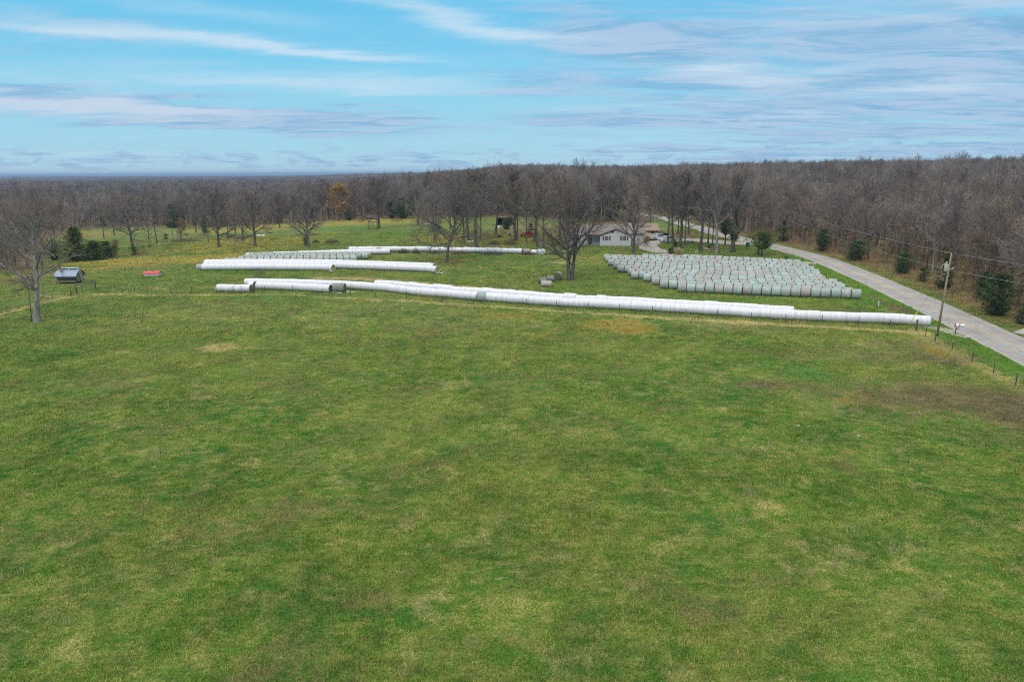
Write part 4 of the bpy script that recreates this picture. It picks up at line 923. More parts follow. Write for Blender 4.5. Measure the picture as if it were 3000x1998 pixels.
# ---- white wrapped bale lines
def film_tube(path, rad, seed, step=1.45, lump=.0, amp=.035, ends=(1, 1), N=24, segj=.03):
    """ends: 1 closed and rounded, 0 open"""
    r = random.Random(seed); path = smooth_line(path, .5); s = np.concatenate([[0], np.cumsum(np.linalg.norm(np.diff(path, axis=0), axis=1))]); L = s[-1]
    st = []; a = 0.0
    while a < L - .5: ln = min(step * r.uniform(.85, 1.2), L - a); st.append((a, a + ln, rad * (1 + r.uniform(-amp, amp)), r.uniform(-segj, segj), r.uniform(-segj, segj))); a += ln
    rings = []
    for i, (a, b_, q, jl, jz) in enumerate(st):
        ln = b_ - a
        if lump > 0: prof = [(0.02, 1 - lump), (.12, 1 - lump * .35), (.3, 1.0), (.5, 1.012), (.7, 1.0), (.88, 1 - lump * .35), (.98, 1 - lump)]
        else: prof = [(.03, .985), (.09, 1.0), (.35, 1.004), (.65, .998), (.92, 1.0), (.97, .985)]
        for f, k in prof: rings.append((a + ln * f, q * k, jl, jz))
    if ends[0]: rings = [(0.0, rad * .45, 0, 0), (.0, rad * .70, 0, 0), (.04, rad * .88, 0, 0), (.12, rad * .97, 0, 0)] + [q for q in rings if q[0] > .2]
    if ends[1]: rings = [q for q in rings if q[0] < L - .2] + [(L - .12, rad * .97, 0, 0), (L - .04, rad * .88, 0, 0), (L, rad * .70, 0, 0), (L + .01, rad * .45, 0, 0)]
    vs = []; al = []
    for (a, q, jl, jz) in rings:
        x = np.interp(a, s, path[:, 0]); y = np.interp(a, s, path[:, 1]); x2 = np.interp(a + .3, s, path[:, 0]); y2 = np.interp(a + .3, s, path[:, 1]); x1 = np.interp(a - .3, s, path[:, 0]); y1 = np.interp(a - .3, s, path[:, 1])
        d = Vector((x2 - x1, y2 - y1, 0)).normalized(); nr = Vector((-d.y, d.x, 0)); z0 = hh(x, y); zc = rad * .95 + jz
        if a > L: d = d
        for k in range(N):
            th = 2 * math.pi * k / N; w_ = q * (1 + r.uniform(-.006, .006)); sx = math.sin(th) * w_ * 1.03 + jl; sz = zc + math.cos(th) * w_ * .98
            p = Vector((x, y, z0)) + nr * sx; p.z = z0 + max(sz, .01); vs.append(p); al.append(a)
    m = MB(); n = len(rings); fs = [(i * N + k, i * N + (k + 1) % N, (i + 1) * N + (k + 1) % N, (i + 1) * N + k) for i in range(n - 1) for k in range(N)]
    if ends[0]: fs.append(tuple(range(N - 1, -1, -1)))
    if ends[1]: fs.append(tuple((n - 1) * N + k for k in range(N)))
    m.add(vs, fs, 0, True)
    return m, al, path, L
def bale_line(px, rad, seed, label, ends=('c', 'c'), back=.62, **kw):
    path = A2(GL(px)); path = path + np.array([0, back])
    e = empty('wrapped_bale_line', (0, 0, 0), 0, label, 'wrapped bales', 'white plastic wrapped bale lines')
    base = Vector((path[0][0], path[0][1], hh(*path[0]))); e.location = base
    m, al, pth, L = film_tube(path, rad, seed, ends=tuple(1 if q == 'c' else 0 for q in ends), **kw)
    o = m.build('plastic_wrap', FILM, recalc=True); at_ = o.data.attributes.new('along', 'FLOAT', 'POINT'); at_.data.foreach_set('value', np.array(al, np.float32) + seed * 9)
    o.data.transform(Matrix.Translation(-base)); o.parent = e
    nk = min(3, len(pth) - 1)
    for q, (i0, i1) in zip(ends, ((0, nk), (-1, -1 - nk))):
        if q == 'c': continue
        p = Vector((pth[i0][0], pth[i0][1], 0)); d = Vector((pth[i0][0] - pth[i1][0], pth[i0][1] - pth[i1][1], 0)).normalized(); p.z = hh(p.x, p.y)
        hm = MB(); N = 20; nr = Vector((-d.y, d.x, 0)); rr = random.Random(seed + 5); inn = {'h': -.08, 'b': -.08}[q]
        vs = []
        for f_, dep in ((.0, .05), (.45, .06), (.8, .0), (.95, -.15)):
            for k in range(N): th = 2 * math.pi * k / N; w_ = rad * .97 * max(f_, .01); vs.append(p + d * (inn + dep + rr.uniform(-.03, .03)) + nr * math.sin(th) * w_ + Vector((0, 0, max(rad * .93 + math.cos(th) * w_, .02))))
        hm.add(vs, [(i * N + k, i * N + (k + 1) % N, (i + 1) * N + (k + 1) % N, (i + 1) * N + k) for i in range(3) for k in range(N)])
        ho = hm.build('hay_face', HAYG if q == 'h' else HAYD); ho.data.transform(Matrix.Translation(-base)); ho.parent = e
        # rolled lip of film round the mouth
        if q == 'h':
            lip = MB(); pts = [p + d * .02 + nr * math.sin(2 * math.pi * k / 24) * rad * .93 + Vector((0, 0, max(.04, rad * .95 + math.cos(2 * math.pi * k / 24) * rad * .93))) for k in range(25)]
            lip.tube(pts, .075, 6, cap=False); lo = lip.build('film_lip', FILM); lo.data.transform(Matrix.Translation(-base)); lo.parent = e
    return e
def flap(e, u, v, pts, label=None):
    """loose film lying on the grass: a crumpled strip"""
    m = MB(); ps = [at(*q) for q in pts]; b_ = e.location; rr = random.Random(int(u)); vs = []
    for i, p in enumerate(ps):
        for k in (-1, 0, 1): vs.append(Vector((p.x + rr.uniform(-.1, .1), p.y + k * (.13 + rr.uniform(-.09, .09)) + rr.uniform(-.12, .12), p.z + .05 + rr.uniform(0, .14) + (.08 if k == 0 else 0))) - b_)
    n = len(ps); fs = [(i * 3 + k, i * 3 + k + 1, (i + 1) * 3 + k + 1, (i + 1) * 3 + k) for i in range(n - 1) for k in range(2)]
    m.add(vs, fs, 0, False); m.add([(x, y, z + .012) for x, y, z in vs], [f[::-1] for f in fs]); o = m.build('loose_film', FILM, recalc=False); o.parent = e
T1 = bale_line([(716, 839), (800, 840), (900, 842), (1021, 848), (1150, 858), (1200, 865), (1401, 882)], .72, 1, 'longest front white tube curving back from its torn gap beside the green bale', step=1.75, amp=.045, segj=.045)
T2 = bale_line([(1424, 884), (1630, 899), (1969, 918), (2250, 936), (2404, 943.5), (2600, 951), (2732, 959)], .735, 2, 'long front white tube running beside the fence to the utility pole', step=1.75, amp=.04, segj=.035)
T3 = bale_line([(1098, 845), (1160, 848), (1250, 857), (1419, 871), (1700, 891), (1969, 906), (2141, 916), (2330, 929)], .74, 3, 'stepped white tube lying behind the front tubes on the yard side', step=1.75, amp=.07, segj=.07)
T4 = bale_line([(728, 847), (746, 848)], .72, 4, 'single white wrapped bale with a brown open face before the short tube', ends=('c', 'b'), step=1.4)
T4b = bale_line([(750, 849), (860, 853), (968, 859)], .72, 14, 'short white tube ending at the big dark bale by the fence', ends=('c', 'b'), step=1.6, amp=.03)
T5 = bale_line([(632, 857), (686, 857)], .70, 5, 'white wrapped bale pair at the outermost end of the front lines', step=1.45, amp=.02)
T5b = bale_line([(686, 857.5), (741, 858.5)], .70, 25, 'white wrapped bale pair with a torn brown end next to the short tube', ends=('c', 'b'), step=1.45, amp=.02)
T6 = bale_line([(590, 793.5), (700, 793), (850, 793.6), (935, 794.5), (974, 796.5)], .75, 6, 'ringed white tube in front of the middle lines, round hay face showing', ends=('c', 'h'), step=1.5, amp=.012, segj=.012)
T7 = bale_line([(596, 785), (800, 785), (978, 788), (1200, 796), (1255, 799), (1281, 802)], .75, 7, 'ringed white tube behind the front middle one, open at the spreading tree', ends=('c', 'h'), step=1.5, amp=.012, segj=.012)
T8 = bale_line([(598, 779), (800, 778), (978, 780), (1200, 788), (1250, 790), (1272, 792.5)], .73, 8, 'rear ringed white tube of the middle lines, next to the netted rows', ends=('c', 'h'), step=1.5, amp=.02, segj=.02)
T9 = bale_line([(719, 758.5), (856, 754), (1000, 748.5), (1142, 746)], .73, 9, 'white tube directly behind the netted green rows, square cut end', ends=('c', 'b'), step=1.6, amp=.03)
T10 = bale_line([(1021, 739), (1120, 738.5), (1210, 738.5), (1300, 739.5), (1450, 743), (1530, 745)], .73, 10, 'farthest white line of bulging bales among brown weeds', step=2.1, lump=.13, amp=.05, segj=.05)
T12 = bale_line([(1557, 746), (1574, 747)], .62, 12, 'slumped white wrapped bale between the last line and the square one', ends=('b', 'c'), lump=.15)
flap(T6, 975, 796, [(966, 796.5), (972, 797), (978, 796.5), (984, 796.5)]); flap(T7, 1285, 801, [(1277, 801), (1284, 802.5), (1292, 801.5), (1300, 800.5)])
flap(T4b, 975, 860, [(966, 852), (970, 857), (976, 860), (984, 859.5), (992, 861), (1003, 860.5)]); flap(T4b, 1010, 857, [(1016, 857), (1022, 855.5), (1030, 858), (1044, 858.5)]); flap(T2, 1421, 884, [(1404, 866), (1409, 871), (1414, 877), (1420, 885)])
m = MB(); m.box(0, 0, .66, 1.85, 1.4, 1.32, 0, 0, .16); sb = m.build('wrapped_square_bale', FILM, loc=at(1586, 746.5, .7)); tag(sb, 'upright boxy white wrapped bale ending the farthest line', 'wrapped bale')
sb.rotation_euler = (0, .02, .04)
bale(at(1543, 745, .7), .05, 'grey netted bale half hidden by weeds near the boxy white bale', None, color=2, core='d', s=.9, lx=1.2)
# bits on the bales
def lump_mesh(name, mat, p, w, d, h, seed, label, cat, n=60):
    r = random.Random(seed); m = MB(); 
    for i in range(n):
        a = r.uniform(0, 6.28); q = math.sqrt(r.random()); x = math.cos(a) * q * w / 2; y = math.sin(a) * q * d / 2; z = h * (1 - q * q) * r.random(); b2 = r.uniform(0, 6.28); l = r.uniform(.12, .4) * max(w, .8) * .5
        v0 = Vector((x, y, z)); v1 = v0 + Vector((math.cos(b2) * l, math.sin(b2) * l, r.uniform(-.1, .25) * l)); m.tube([v0, v1], [.03, .012], 3, cap=False)
    return tag(m.build(name, mat, loc=p), label, cat)

# ---- brush piles
STICK = simple('dead_brush', (0.105, 0.082, 0.068), .95, var=.4, scale=2)
RUSTSTICK = simple('reddish_dead_brush', (0.15, 0.085, 0.055), .95, var=.4, scale=2)
def brush(u, v, wpx, hpx, seed, label, mat=STICK, n=260, cat='brush pile', name='brush_pile'):
    p = at(u, v); w_ = wpx * ppx(p); h_ = hpx * ppx(p); r = random.Random(seed); m = MB()
    for i in range(n):
        a = r.uniform(0, 6.28); q = math.sqrt(r.random()); x = math.cos(a) * q * w_ / 2; y = math.sin(a) * q * w_ * .3; top = h_ * (1 - q ** 2.2); z = top * r.uniform(.0, 1.0); l = r.uniform(.5, 1.6) * min(1, w_ / 3); t = r.uniform(0, 6.28); pi_ = r.gauss(0, .45)
        d = Vector((math.cos(t) * math.cos(pi_), math.sin(t) * math.cos(pi_), math.sin(pi_))) * l
        c = Vector((x, y, max(z, .02))); a0 = c - d * .5; a1 = c + d * .5; a0.z = max(a0.z, 0); a1.z = max(a1.z, 0)
        k = r.uniform(.012, .035); mid = c + Vector((r.uniform(-.1, .1), r.uniform(-.1, .1), r.uniform(0, .1))); m.tube([a0, mid, a1], [k, k * .8, k * .4], 3, cap=False)
    return tag(m.build(name, mat, loc=p, recalc=False), label, cat, 'brush piles')
brush(1494, 0 + 718, 36, 26, 1, 'tall domed brush pile on the lawn behind the farthest white line')
brush(1447, 717, 34, 12, 2, 'low straggling brush pile beside the domed pile on the lawn')
brush(972, 711, 46, 11, 3, 'broad dark brush pile on the meadow behind the netted rows')
brush(926, 712, 24, 9, 4, 'small brush heap next to the broad pile on the meadow')
brush(905, 690, 70, 7, 5, 'flat reddish brush spread behind the lone meadow oak', RUSTSTICK)
brush(1163, 649, 40, 16, 6, 'tawny brush heap at the wood edge behind the tree stand', RUSTSTICK, 220)
brush(545, 709, 90, 10, 7, 'long brush pile at the foot of the orange-leaved sapling', STICK, 320)
brush(715, 697, 110, 9, 8, 'brush and logs piled round the stems behind the meadow oaks', STICK, 300)
brush(1110, 741.5, 30, 17, 31, 'clump of brown weeds in front of the square cut white tube', RUSTSTICK, 300, 'weeds', 'weed_clump')['group'] = 'brown weed clumps along the far white line'
for i, (u, v, w_, h_, lab) in enumerate([(1183, 742, 32, 15, 'brown weed clump before the far white line, first past the cut tube'), (1219, 743, 26, 17, 'rounded olive weed bush before the far white line'), (1275, 743, 44, 10, 'low weeds along the far white line short of the spreading tree'), (1350, 745, 60, 10, 'straggly weeds along the far white line past the spreading tree'), (1440, 747, 70, 8, 'low weeds along the last bulging bales'), (1548, 747, 40, 10, 'dense weeds hiding the grey bale by the slumped one'), (1630, 746, 50, 16, 'reddish weed patch beyond the boxy white bale')]):
    brush(u, v, w_, h_, 40 + i, lab, (STICK, RUSTSTICK)[i % 2], 260, 'weeds', 'weed_clump')['group'] = 'brown weed clumps along the far white line'

# ---- singled out trees
def bounds(ms):
    c = np.zeros(len(ms[1].vertices) * 3, np.float32); ms[1].vertices.foreach_get('co', c); c = c.reshape(-1, 3)
    return float(np.percentile(c[:, 2], 99.7)), float(np.percentile(np.hypot(c[:, 0], c[:, 1]), 97))
BND = {}
def plant(name, ms, u, v, vtop, wpx, label, cat='tree', group=None, rz=None, back=0.0):
    p = at(u, v, back); Hh = top_h(p, vtop); k = id(ms[1])
    if k not in BND: BND[k] = bounds(ms)
    zt, rr = BND[k]; p.z -= .08
    return make_tree(name, ms, p, R_.uniform(0, 6.28) if rz is None else rz, wpx * ppx(p) / 2 / rr, Hh / zt, label, cat, group)
OAKS = [tree_meshes('oak', 51, bark=BARKD, Ht=15, spread=7.0, n1=19, low=.24, form='oak', counts=(10, 8, 6), tr=.026, twr=.016, wild=1.15, upk=.03),
        tree_meshes('oak', 52, Ht=15, spread=6.8, n1=20, low=.20, form='fork', counts=(10, 8, 6), tr=.027, twr=.016, wild=1.0, upk=.05),
        tree_meshes('oak', 53, Ht=15, spread=7.2, n1=19, low=.26, form='oak', counts=(10, 8, 6), tr=.024, twr=.016, wild=1.3, upk=.02)]
BIG = tree_meshes('large_oak', 61, bark=BARKP, Ht=20, spread=8.6, n1=20, low=.30, form='oak', counts=(9, 7, 5), tr=.025, twr=.013, wild=1.45, upk=.06)
CENT = tree_meshes('spreading_oak', 62, bark=BARKD, Ht=16, spread=9.5, n1=24, low=.24, form='oak', counts=(11, 8, 6), tr=.022, twr=.015, wild=1.5, upk=.03)
FORKT = tree_meshes('forked_tree', 63, bark=BARKD, leaf=ORANGE, leafsz=.06, leaffrac=.02, Ht=18, spread=7.0, n1=24, low=.22, form='vase', counts=(8, 7, 6), tr=.026, twr=.015, split=True, wild=.9, upk=.07)
TALLS = [tree_meshes('tall_tree', 71 + s, bark=(BARKD, BARK)[s % 2], Ht=20, spread=5.4, n1=17, low=.38, form=('vase', 'oak', 'fork')[s % 3], counts=(9, 8, 6), tr=.0150, twr=.017, upk=.06, wild=1.1) for s in range(4)]
LIMBY = tree_meshes('pale_limbed_tree', 81, bark=BARKP, Ht=20, spread=9.0, n1=15, low=.38, form='fork', counts=(9, 7, 6), tr=.017, twr=.015, upk=.05, wild=1.1)
ORT = tree_meshes('orange_tree', 91, leaf=ORANGE, leafsz=.20, leafn=2, leaffrac=.9, Ht=15, spread=4.2, n1=13, low=.28, form='oak', counts=(6, 5, 4), tr=.015, twr=.012)
SAPL = tree_meshes('brown_leaved_sapling', 92, leaf=RUSSET, leafsz=.12, leafn=2, leaffrac=.8, Ht=6, spread=2.0, n1=12, low=.1, form='fork', counts=(6, 4, 3), tr=.012, twr=.008)
THIN = tree_meshes('thin_tree', 93, Ht=12, spread=2.6, n1=14, low=.25, form='fork', counts=(5, 4, 4), tr=.012, twr=.010)
YSAP = tree_meshes('yellow_leaved_tree', 94, leaf=YELLOWL, leafsz=.12, leafn=1, leaffrac=.6, Ht=8, spread=2.6, n1=13, low=.15, form='fork', counts=(6, 4, 3), tr=.012, twr=.008)
YTALL = tree_meshes('golden_topped_tree', 95, leaf=YELLOWL, leafsz=.15, leafn=1, leaffrac=.55, Ht=15, spread=4.5, n1=14, low=.3, form='oak', counts=(7, 6, 4), tr=.014, twr=.014)
BUSHM = [cedar_meshes('bush', 451 + i, Ht=2.5, wid=1.3, n=1600, shape='round', ls=.10, mat=(CEDARY, CEDAR)[i]) for i in range(2)]
CCOL = cedar_meshes('column_juniper', 461, Ht=5, wid=1.0, n=2400, shape='col', ls=.14, mat=CEDARY)
CLOL = cedar_meshes('lollipop_cedar', 462, Ht=6, wid=2.8, clear=.34, n=3600, shape='round', ls=.15, mat=CEDARY)
CHIGH = cedar_meshes('high_crowned_cedar', 463, Ht=10, wid=2.6, clear=.42, n=3000, shape='round', ls=.18)
CBIG = [cedar_meshes('broad_cedar', 464 + i, Ht=8, wid=3.2, n=5200, shape=('cone', 'round')[i], ls=.16, mat=(CEDARY, CEDAR)[i]) for i in range(2)]

big_tree = plant('large_oak', BIG, 110, 944, 520, 300, 'large bare pale-limbed tree standing alone in the near pasture by the fence', rz=2.7)
# a dead creeper stem against its trunk
m = MB(); m.tube([(-.75, -.1, 0), (-.62, -.1, 1.6), (-.55, 0, 3.4), (-.5, 0, 5.2)], [.07, .06, .05, .03], 6); so_ = m.build('dead_stem', BARK); so_.parent = big_tree; so_.scale = (1 / big_tree.scale[0], 1 / big_tree.scale[1], 1 / big_tree.scale[2]); so_.rotation_euler = (0, 0, -2.7)
plant('spreading_oak', CENT, 1309, 766, 506, 270, 'bare spreading tree with drooping low limbs at the ends of the ringed tubes', rz=2.2)
plant('forked_tree', FORKT, 1670, 821, 498, 245, 'bare twin-stemmed tree by the loose old bales, crown before the house', rz=.25)
plant('oak', OAKS[0], 642, 725, 530, 150, 'bare meadow oak with one long low limb, farthest from the tree stand', group='bare oaks on the meadow', rz=.4)
plant('oak', OAKS[2], 748, 723, 542, 150, 'bare meadow oak between the low-limbed oak and the cedar-skirted one', group='bare oaks on the meadow', rz=3.0)
plant('oak', OAKS[1], 904, 725, 556, 128, 'round-crowned bare meadow oak with a small cedar at its trunk', group='bare oaks on the meadow', rz=1.9)
plant('oak', OAKS[0], 1110, 670, 504, 150, 'bare oak holding the wooden tree stand at the back of the meadow', rz=2.9)
plant('oak', OAKS[2], 390, 730, 556, 150, 'dense dark bare tree with a bush at its foot beyond the red-topped trough', rz=5.0)
plant('oak', OAKS[1], 712, 706, 560, 90, 'thin bare tree behind the brush in the meadow hollow', rz=4.0)
plant('thin_tree', THIN, 438, 726, 620, 46, 'slender reddish bare tree with a straight trunk beside the dark oak'); plant('thin_tree', THIN, 460, 713, 576, 60, 'leaning bare tree with a broken fallen limb on the meadow').rotation_euler = (0, -.10, 1)
plant('thin_tree', FOREST[1], 160, 712, 590, 80, 'bare crooked tree behind the near cedars on the hollow side'); plant('thin_tree', FOREST[4], 248, 757, 560, 100, 'bare grey tree rising out of the broad cedar clump')
plant('thin_tree', THIN, 305, 700, 600, 46, 'thin bare tree beyond the cedar clump')
m = MB(); p0 = at(456, 702); m.tube([(0, 0, 3.4), (3, -.3, 2.6), (6.5, -.7, .9), (11, -.9, .3)], [.22, .2, .17, .08], 8); m.tube([(6.5, -.7, .9), (8, .6, .8), (10, 1.1, .2)], [.1, .08, .03], 6); tag(m.build('fallen_limb', BARKP, loc=p0), 'pale broken limb hanging from the leaning tree to the ground', 'fallen limb')
for i, (u, v, vt, w_, ms, lab) in enumerate([(228, 765, 664, 88, CBIG[0], 'broad green cedar, tallest of the clump behind the feeder'), (278, 762, 706, 76, CBIG[0], 'yellowish green cedar in the middle of the clump behind the feeder'), (312, 756, 706, 62, CBIG[1], 'dark green cedar at the meadow end of the clump'), (166, 762, 712, 50, CBIG[1], 'dark bushy cedar standing apart beside the near bare tree'), (210, 694, 668, 32, CEDS[0], 'small dark cedar behind the cedar clump'),
        (392, 748, 722, 34, BUSHM[1], 'dark round evergreen bush at the foot of the dense bare tree'), (487, 702, 684, 20, BUSHM[0], 'small green cedar seedling near the fallen limb'), (600, 684, 640, 26, CEDS[1], 'dark cedar at the wood edge behind the low-limbed oak'), (815, 655, 633, 24, CEDS[2], 'dark cedar at the wood edge between two meadow oaks'), (897, 720, 690, 22, BUSHM[1], 'small dark cedar hugging the trunk of the round-crowned oak'),
        (1022, 646, 618, 34, CEDS[1], 'dark cedar under the orange-leaved tree'), (1148, 640, 588, 48, CBIG[1], 'dark cedar behind the tree stand, nearer of a close pair'), (1182, 641, 578, 60, CBIG[1], 'dark cedar behind the tree stand, broader of a close pair'), (510, 668, 598, 50, CEDS[0], 'dark cedar in the wood edge behind the russet sapling'), (100, 690, 640, 50, CEDS[1], 'dark cedar in the wood behind the near bare tree'),
        (1484, 673, 637, 34, CBIG[1], 'dark cedar in front of the open-fronted shed'), (1555, 676, 654, 26, CEDS[0], 'small dark cedar behind the red truck'), (2124, 717, 640, 46, CHIGH, 'high-crowned dark cedar on the lawn by the road junction'), (2148, 738, 652, 40, CHIGH, 'high-crowned dark cedar behind the pair of slim trunks'), (2231, 751, 676, 84, CLOL, 'small trimmed evergreen with a bare stem and broad crown near the green box'),
        (1977, 742, 706, 24, CCOL, 'upright green juniper behind the bale yard'), (1964, 744, 724, 18, CCOL, 'shorter green juniper beside the upright one'), (2292, 708, 645, 34, CEDS[0], 'dark cedar at the wood edge by the road bend'), (2407, 738, 668, 50, CBIG[1], 'dark cedar across the road behind the yard'), (2506, 764, 704, 72, CBIG[1], 'broad dark cedar across the road where the bale rows end'),
        (2644, 803, 738, 62, CBIG[1], 'dark cedar across the road short of the utility pole'), (2705, 826, 780, 40, BUSHM[1], 'grey green bush across the road behind the utility pole'), (2765, 846, 740, 50, CEDS[0], 'narrow dark cedar just behind the utility pole'), (2920, 924, 800, 112, CBIG[1], 'big dark green cedar across the road near the side drive'), (2880, 878, 795, 60, CEDS[1], 'dark cedar behind the big one near the side drive'), (2993, 950, 905, 50, BUSHM[1], 'low dark bush beside the side drive'),
        (1795, 648, 590, 50, CEDS[1], 'dark cedar in the wood behind the white camper'), (1850, 650, 585, 55, CBIG[1], 'dark cedar in the wood behind the satellite dish'), (1760, 650, 600, 40, CEDS[0], 'dark cedar behind the pole at the back of the house')]):
    plant('cedar' if 'bush' not in lab else 'evergreen_bush', ms, u, v, vt, w_, lab, 'evergreen')
plant('orange_tree', ORT, 992, 648, 536, 76, 'orange-leaved tree at the wood edge beside the tree stand oak'); plant('brown_leaved_sapling', SAPL, 532, 704, 640, 38, 'russet-leaved sapling standing in the long brush pile')
plant('brown_leaved_sapling', SAPL, 336, 752, 700, 34, 'rusty bare sapling beside the meadow end of the cedar clump')
plant('yellow_leaved_tree', YSAP, 2984, 900, 800, 120, 'yellow-brown leaved tree beside the big cedar across the road', rz=1); plant('yellow_leaved_tree', YTALL, 2905, 850, 572, 120, 'tall tree with a thin golden top in the wood behind the big cedar')
plant('yellow_leaved_tree', YSAP, 1397, 706, 640, 40, 'small golden-leaved tree between trunks on the lawn'); plant('yellow_leaved_tree', YSAP, 2820, 850, 770, 60, 'yellow-brown sapling at the wood edge behind the pole wires')
plant('yellow_leaved_tree', YSAP, 1868, 733, 690, 34, 'reddish-leaved shrub at the corner of the house'); plant('brown_leaved_sapling', SAPL, 1888, 722, 690, 38, 'brown shrub bed between the house corner and the gravel')
yard = [(1360, 714, 505, 100, 'tall bare tree past the spreading tree, nearest it'), (1373, 705, 500, 90, 'slim bare tree just behind the first lawn trunk'), (1395, 725, 498, 110, 'bare tree on the lawn before the white bags'), (1272, 706, 520, 80, 'bent slim tree behind the spreading tree'), (1408, 695, 498, 90, 'bare tree between the golden sapling and the black-fronted shed'),
        (1453, 687, 500, 90, 'bare tree beside the open-fronted shed'), (1511, 706, 492, 110, 'thick bare tree just ahead of the red truck'), (1516, 698, 490, 100, 'darker trunk close behind the thick one by the red truck'), (1543, 717, 500, 80, 'slim bare tree in front of the red truck cab'), (1566, 709, 488, 110, 'bare tree in front of the red truck bed'), (1574, 723, 505, 80, 'slim bare tree before the red truck tail'),
        (1592, 728, 496, 110, 'bare tree beside the blue tarp scrap'), (1957, 714, 495, 120, 'thick trunk standing before the white pickups'), (1971, 713, 505, 90, 'slim trunk beside the thick one at the pickups'), (1992, 729, 492, 120, 'bare tree on the lawn corner past the pickups'), (2006, 720, 500, 80, 'slim tree between lawn corner and picnic table'), (1986, 685, 500, 90, 'bare tree beyond the gravel, short of the road'), (2018, 688, 502, 80, 'leaning twin trunk beyond the gravel'),
        (2051, 733, 494, 110, 'leaning bare tree beside the rock bed'), (2074, 714, 505, 90, 'bare tree just behind the rock bed'), (2087, 719, 500, 80, 'slim tree at the far side of the rock bed'), (2141, 738, 498, 80, 'straight slim trunk of the lawn pair'), (2150, 739, 502, 80, 'tilted slim trunk of the lawn pair'), (2221, 745, 500, 110, 'dark trunk rising behind the trimmed evergreen')]
for i, (u, v, vt, w_, lab) in enumerate(yard): plant('tall_tree', TALLS[i % 4], u, v, vt - 4, w_ * 1.35, lab, group='tall bare trees on the lawns round the house')
plant('pale_limbed_tree', LIMBY, 2099, 744, 500, 190, 'pale-limbed spreading tree on the lawn behind the bale yard', rz=.8); plant('pale_limbed_tree', OAKS[1], 1856, 743, 508, 130, 'bare leaning tree at the house corner behind the bale yard', rz=2.0)
for i, (u, v, vt, w_, ms, lab) in enumerate([(335, 690, 585, 70, OAKS[0], 'bare tree at the hollow behind the cedar clump'), (505, 690, 590, 60, FOREST[2], 'slim bare tree beside the dark cedar in the hollow'), (575, 682, 580, 70, FOREST[5], 'bare tree at the wood edge past the long brush pile'), (612, 712, 640, 30, THIN, 'leaning thin stem in the brush behind the low-limbed oak'), (668, 703, 610, 40, THIN, 'thin stem in the brush between two meadow oaks'), (690, 690, 575, 80, FOREST[0], 'bare tree behind the piled logs on the meadow'),
        (820, 668, 560, 80, OAKS[0], 'bare tree at the wood edge behind the second meadow oak'), (40, 800, 560, 120, FOREST[3], 'bare tree at the near wood corner behind the lone big tree'), (90, 730, 600, 60, FOREST[5], 'thin bare tree beside the near wood corner'), (1225, 660, 520, 110, OAKS[2], 'bare tree beyond the small white table'), (1320, 672, 505, 100, TALLS[1], 'bare tree behind the dark low trailer'), (1640, 705, 500, 110, TALLS[2], 'bare tree behind the forked tree near the pale cover sheet'), (1715, 690, 500, 110, TALLS[3], 'bare tree rising behind the white camper'), (1905, 690, 500, 110, TALLS[0], 'bare tree beside the garage end wall')]):
    plant('bare_tree', ms, u, v, vt, w_, lab)
m = MB(); r = random.Random(4)
plant('thin_shrub', tree_meshes('wiry_shrub', 96, bark=BARKD, Ht=3, spread=1.6, n1=22, low=.03, form='vase', counts=(6, 4, 3), tr=.008, twr=.006), 760, 817, 780, 60, 'leafless wiry shrub in front of the front middle tube', 'shrub')

# the front rank of the wood: trees one can tell apart
ind_prot = [None] * 9; pool = FOREST + LEAFY
def edge_label(x, y):
    q = Vector((x, y, 0)) - Vector((0, 0, CAM_H)); u = 1500 + q.dot(RT) / q.dot(FW) * F_PX
    z = [(95, 'in the near wood corner past the lone big tree'), (340, 'at the wood edge behind the cedar clump'), (640, 'at the wood edge behind the russet sapling'), (840, 'at the wood edge behind the meadow oaks'), (1060, 'at the wood edge beside the orange tree'), (1260, 'at the wood edge behind the cedar pair'), (1480, 'behind the black-fronted shed'), (1640, 'at the wood edge behind the red truck'), (1780, 'at the wood edge behind the white camper'), (1990, 'at the wood edge behind the garage roof'), (2200, 'across the road behind the lawn cedars'), (2420, 'across the road behind the bale yard'), (2640, 'across the road between the two broad cedars'), (2860, 'across the road behind the utility pole'), (9999, 'across the road around the side drive')]
    for lim, s in z:
        if u < lim: return s, u
for i, (x, y) in enumerate(EDGE_TREES):
    k = R_.randrange(7) if R_.random() > .12 else 7 + R_.randrange(2)
    if ind_prot[k] is None:
        ind_prot[k] = make_tree('bare_tree' if k < 7 else 'brown_leaved_tree', pool[k], (0, 0, 0), 0, 1, 1, None, None); t_ = ind_prot[k]
    else: t_ = copy_tree(ind_prot[k])
    where, u = edge_label(x, y); t_.location = (x, y, hh(x, y) - .1); t_.rotation_euler = (R_.gauss(0, .03), R_.gauss(0, .03), R_.uniform(0, 6.28))
    sc = R_.uniform(.78, 1.10) * (1.12 if 1150 < u < 2250 else 1.0) * (.80 if u < 900 else 1) * (.80 if u > 2300 else 1); t_.scale = (sc * R_.uniform(.85, 1.1), sc * R_.uniform(.85, 1.1), sc)
    hgt = 'tall' if sc > 1.02 else ('shorter' if sc < .86 else 'middling')
    kind = 'bare grey tree' if k < 7 else ('tree with scattered brown leaves' if k == 7 else 'tree in full russet leaf')
    lab = '%s %s %s' % (hgt, kind, where); tag(t_, lab, 'tree', ('%s %ss %s' % (hgt, kind, where)) if k < 7 else ('%ss with brown leaves %s' % (hgt + ' tree', where)))

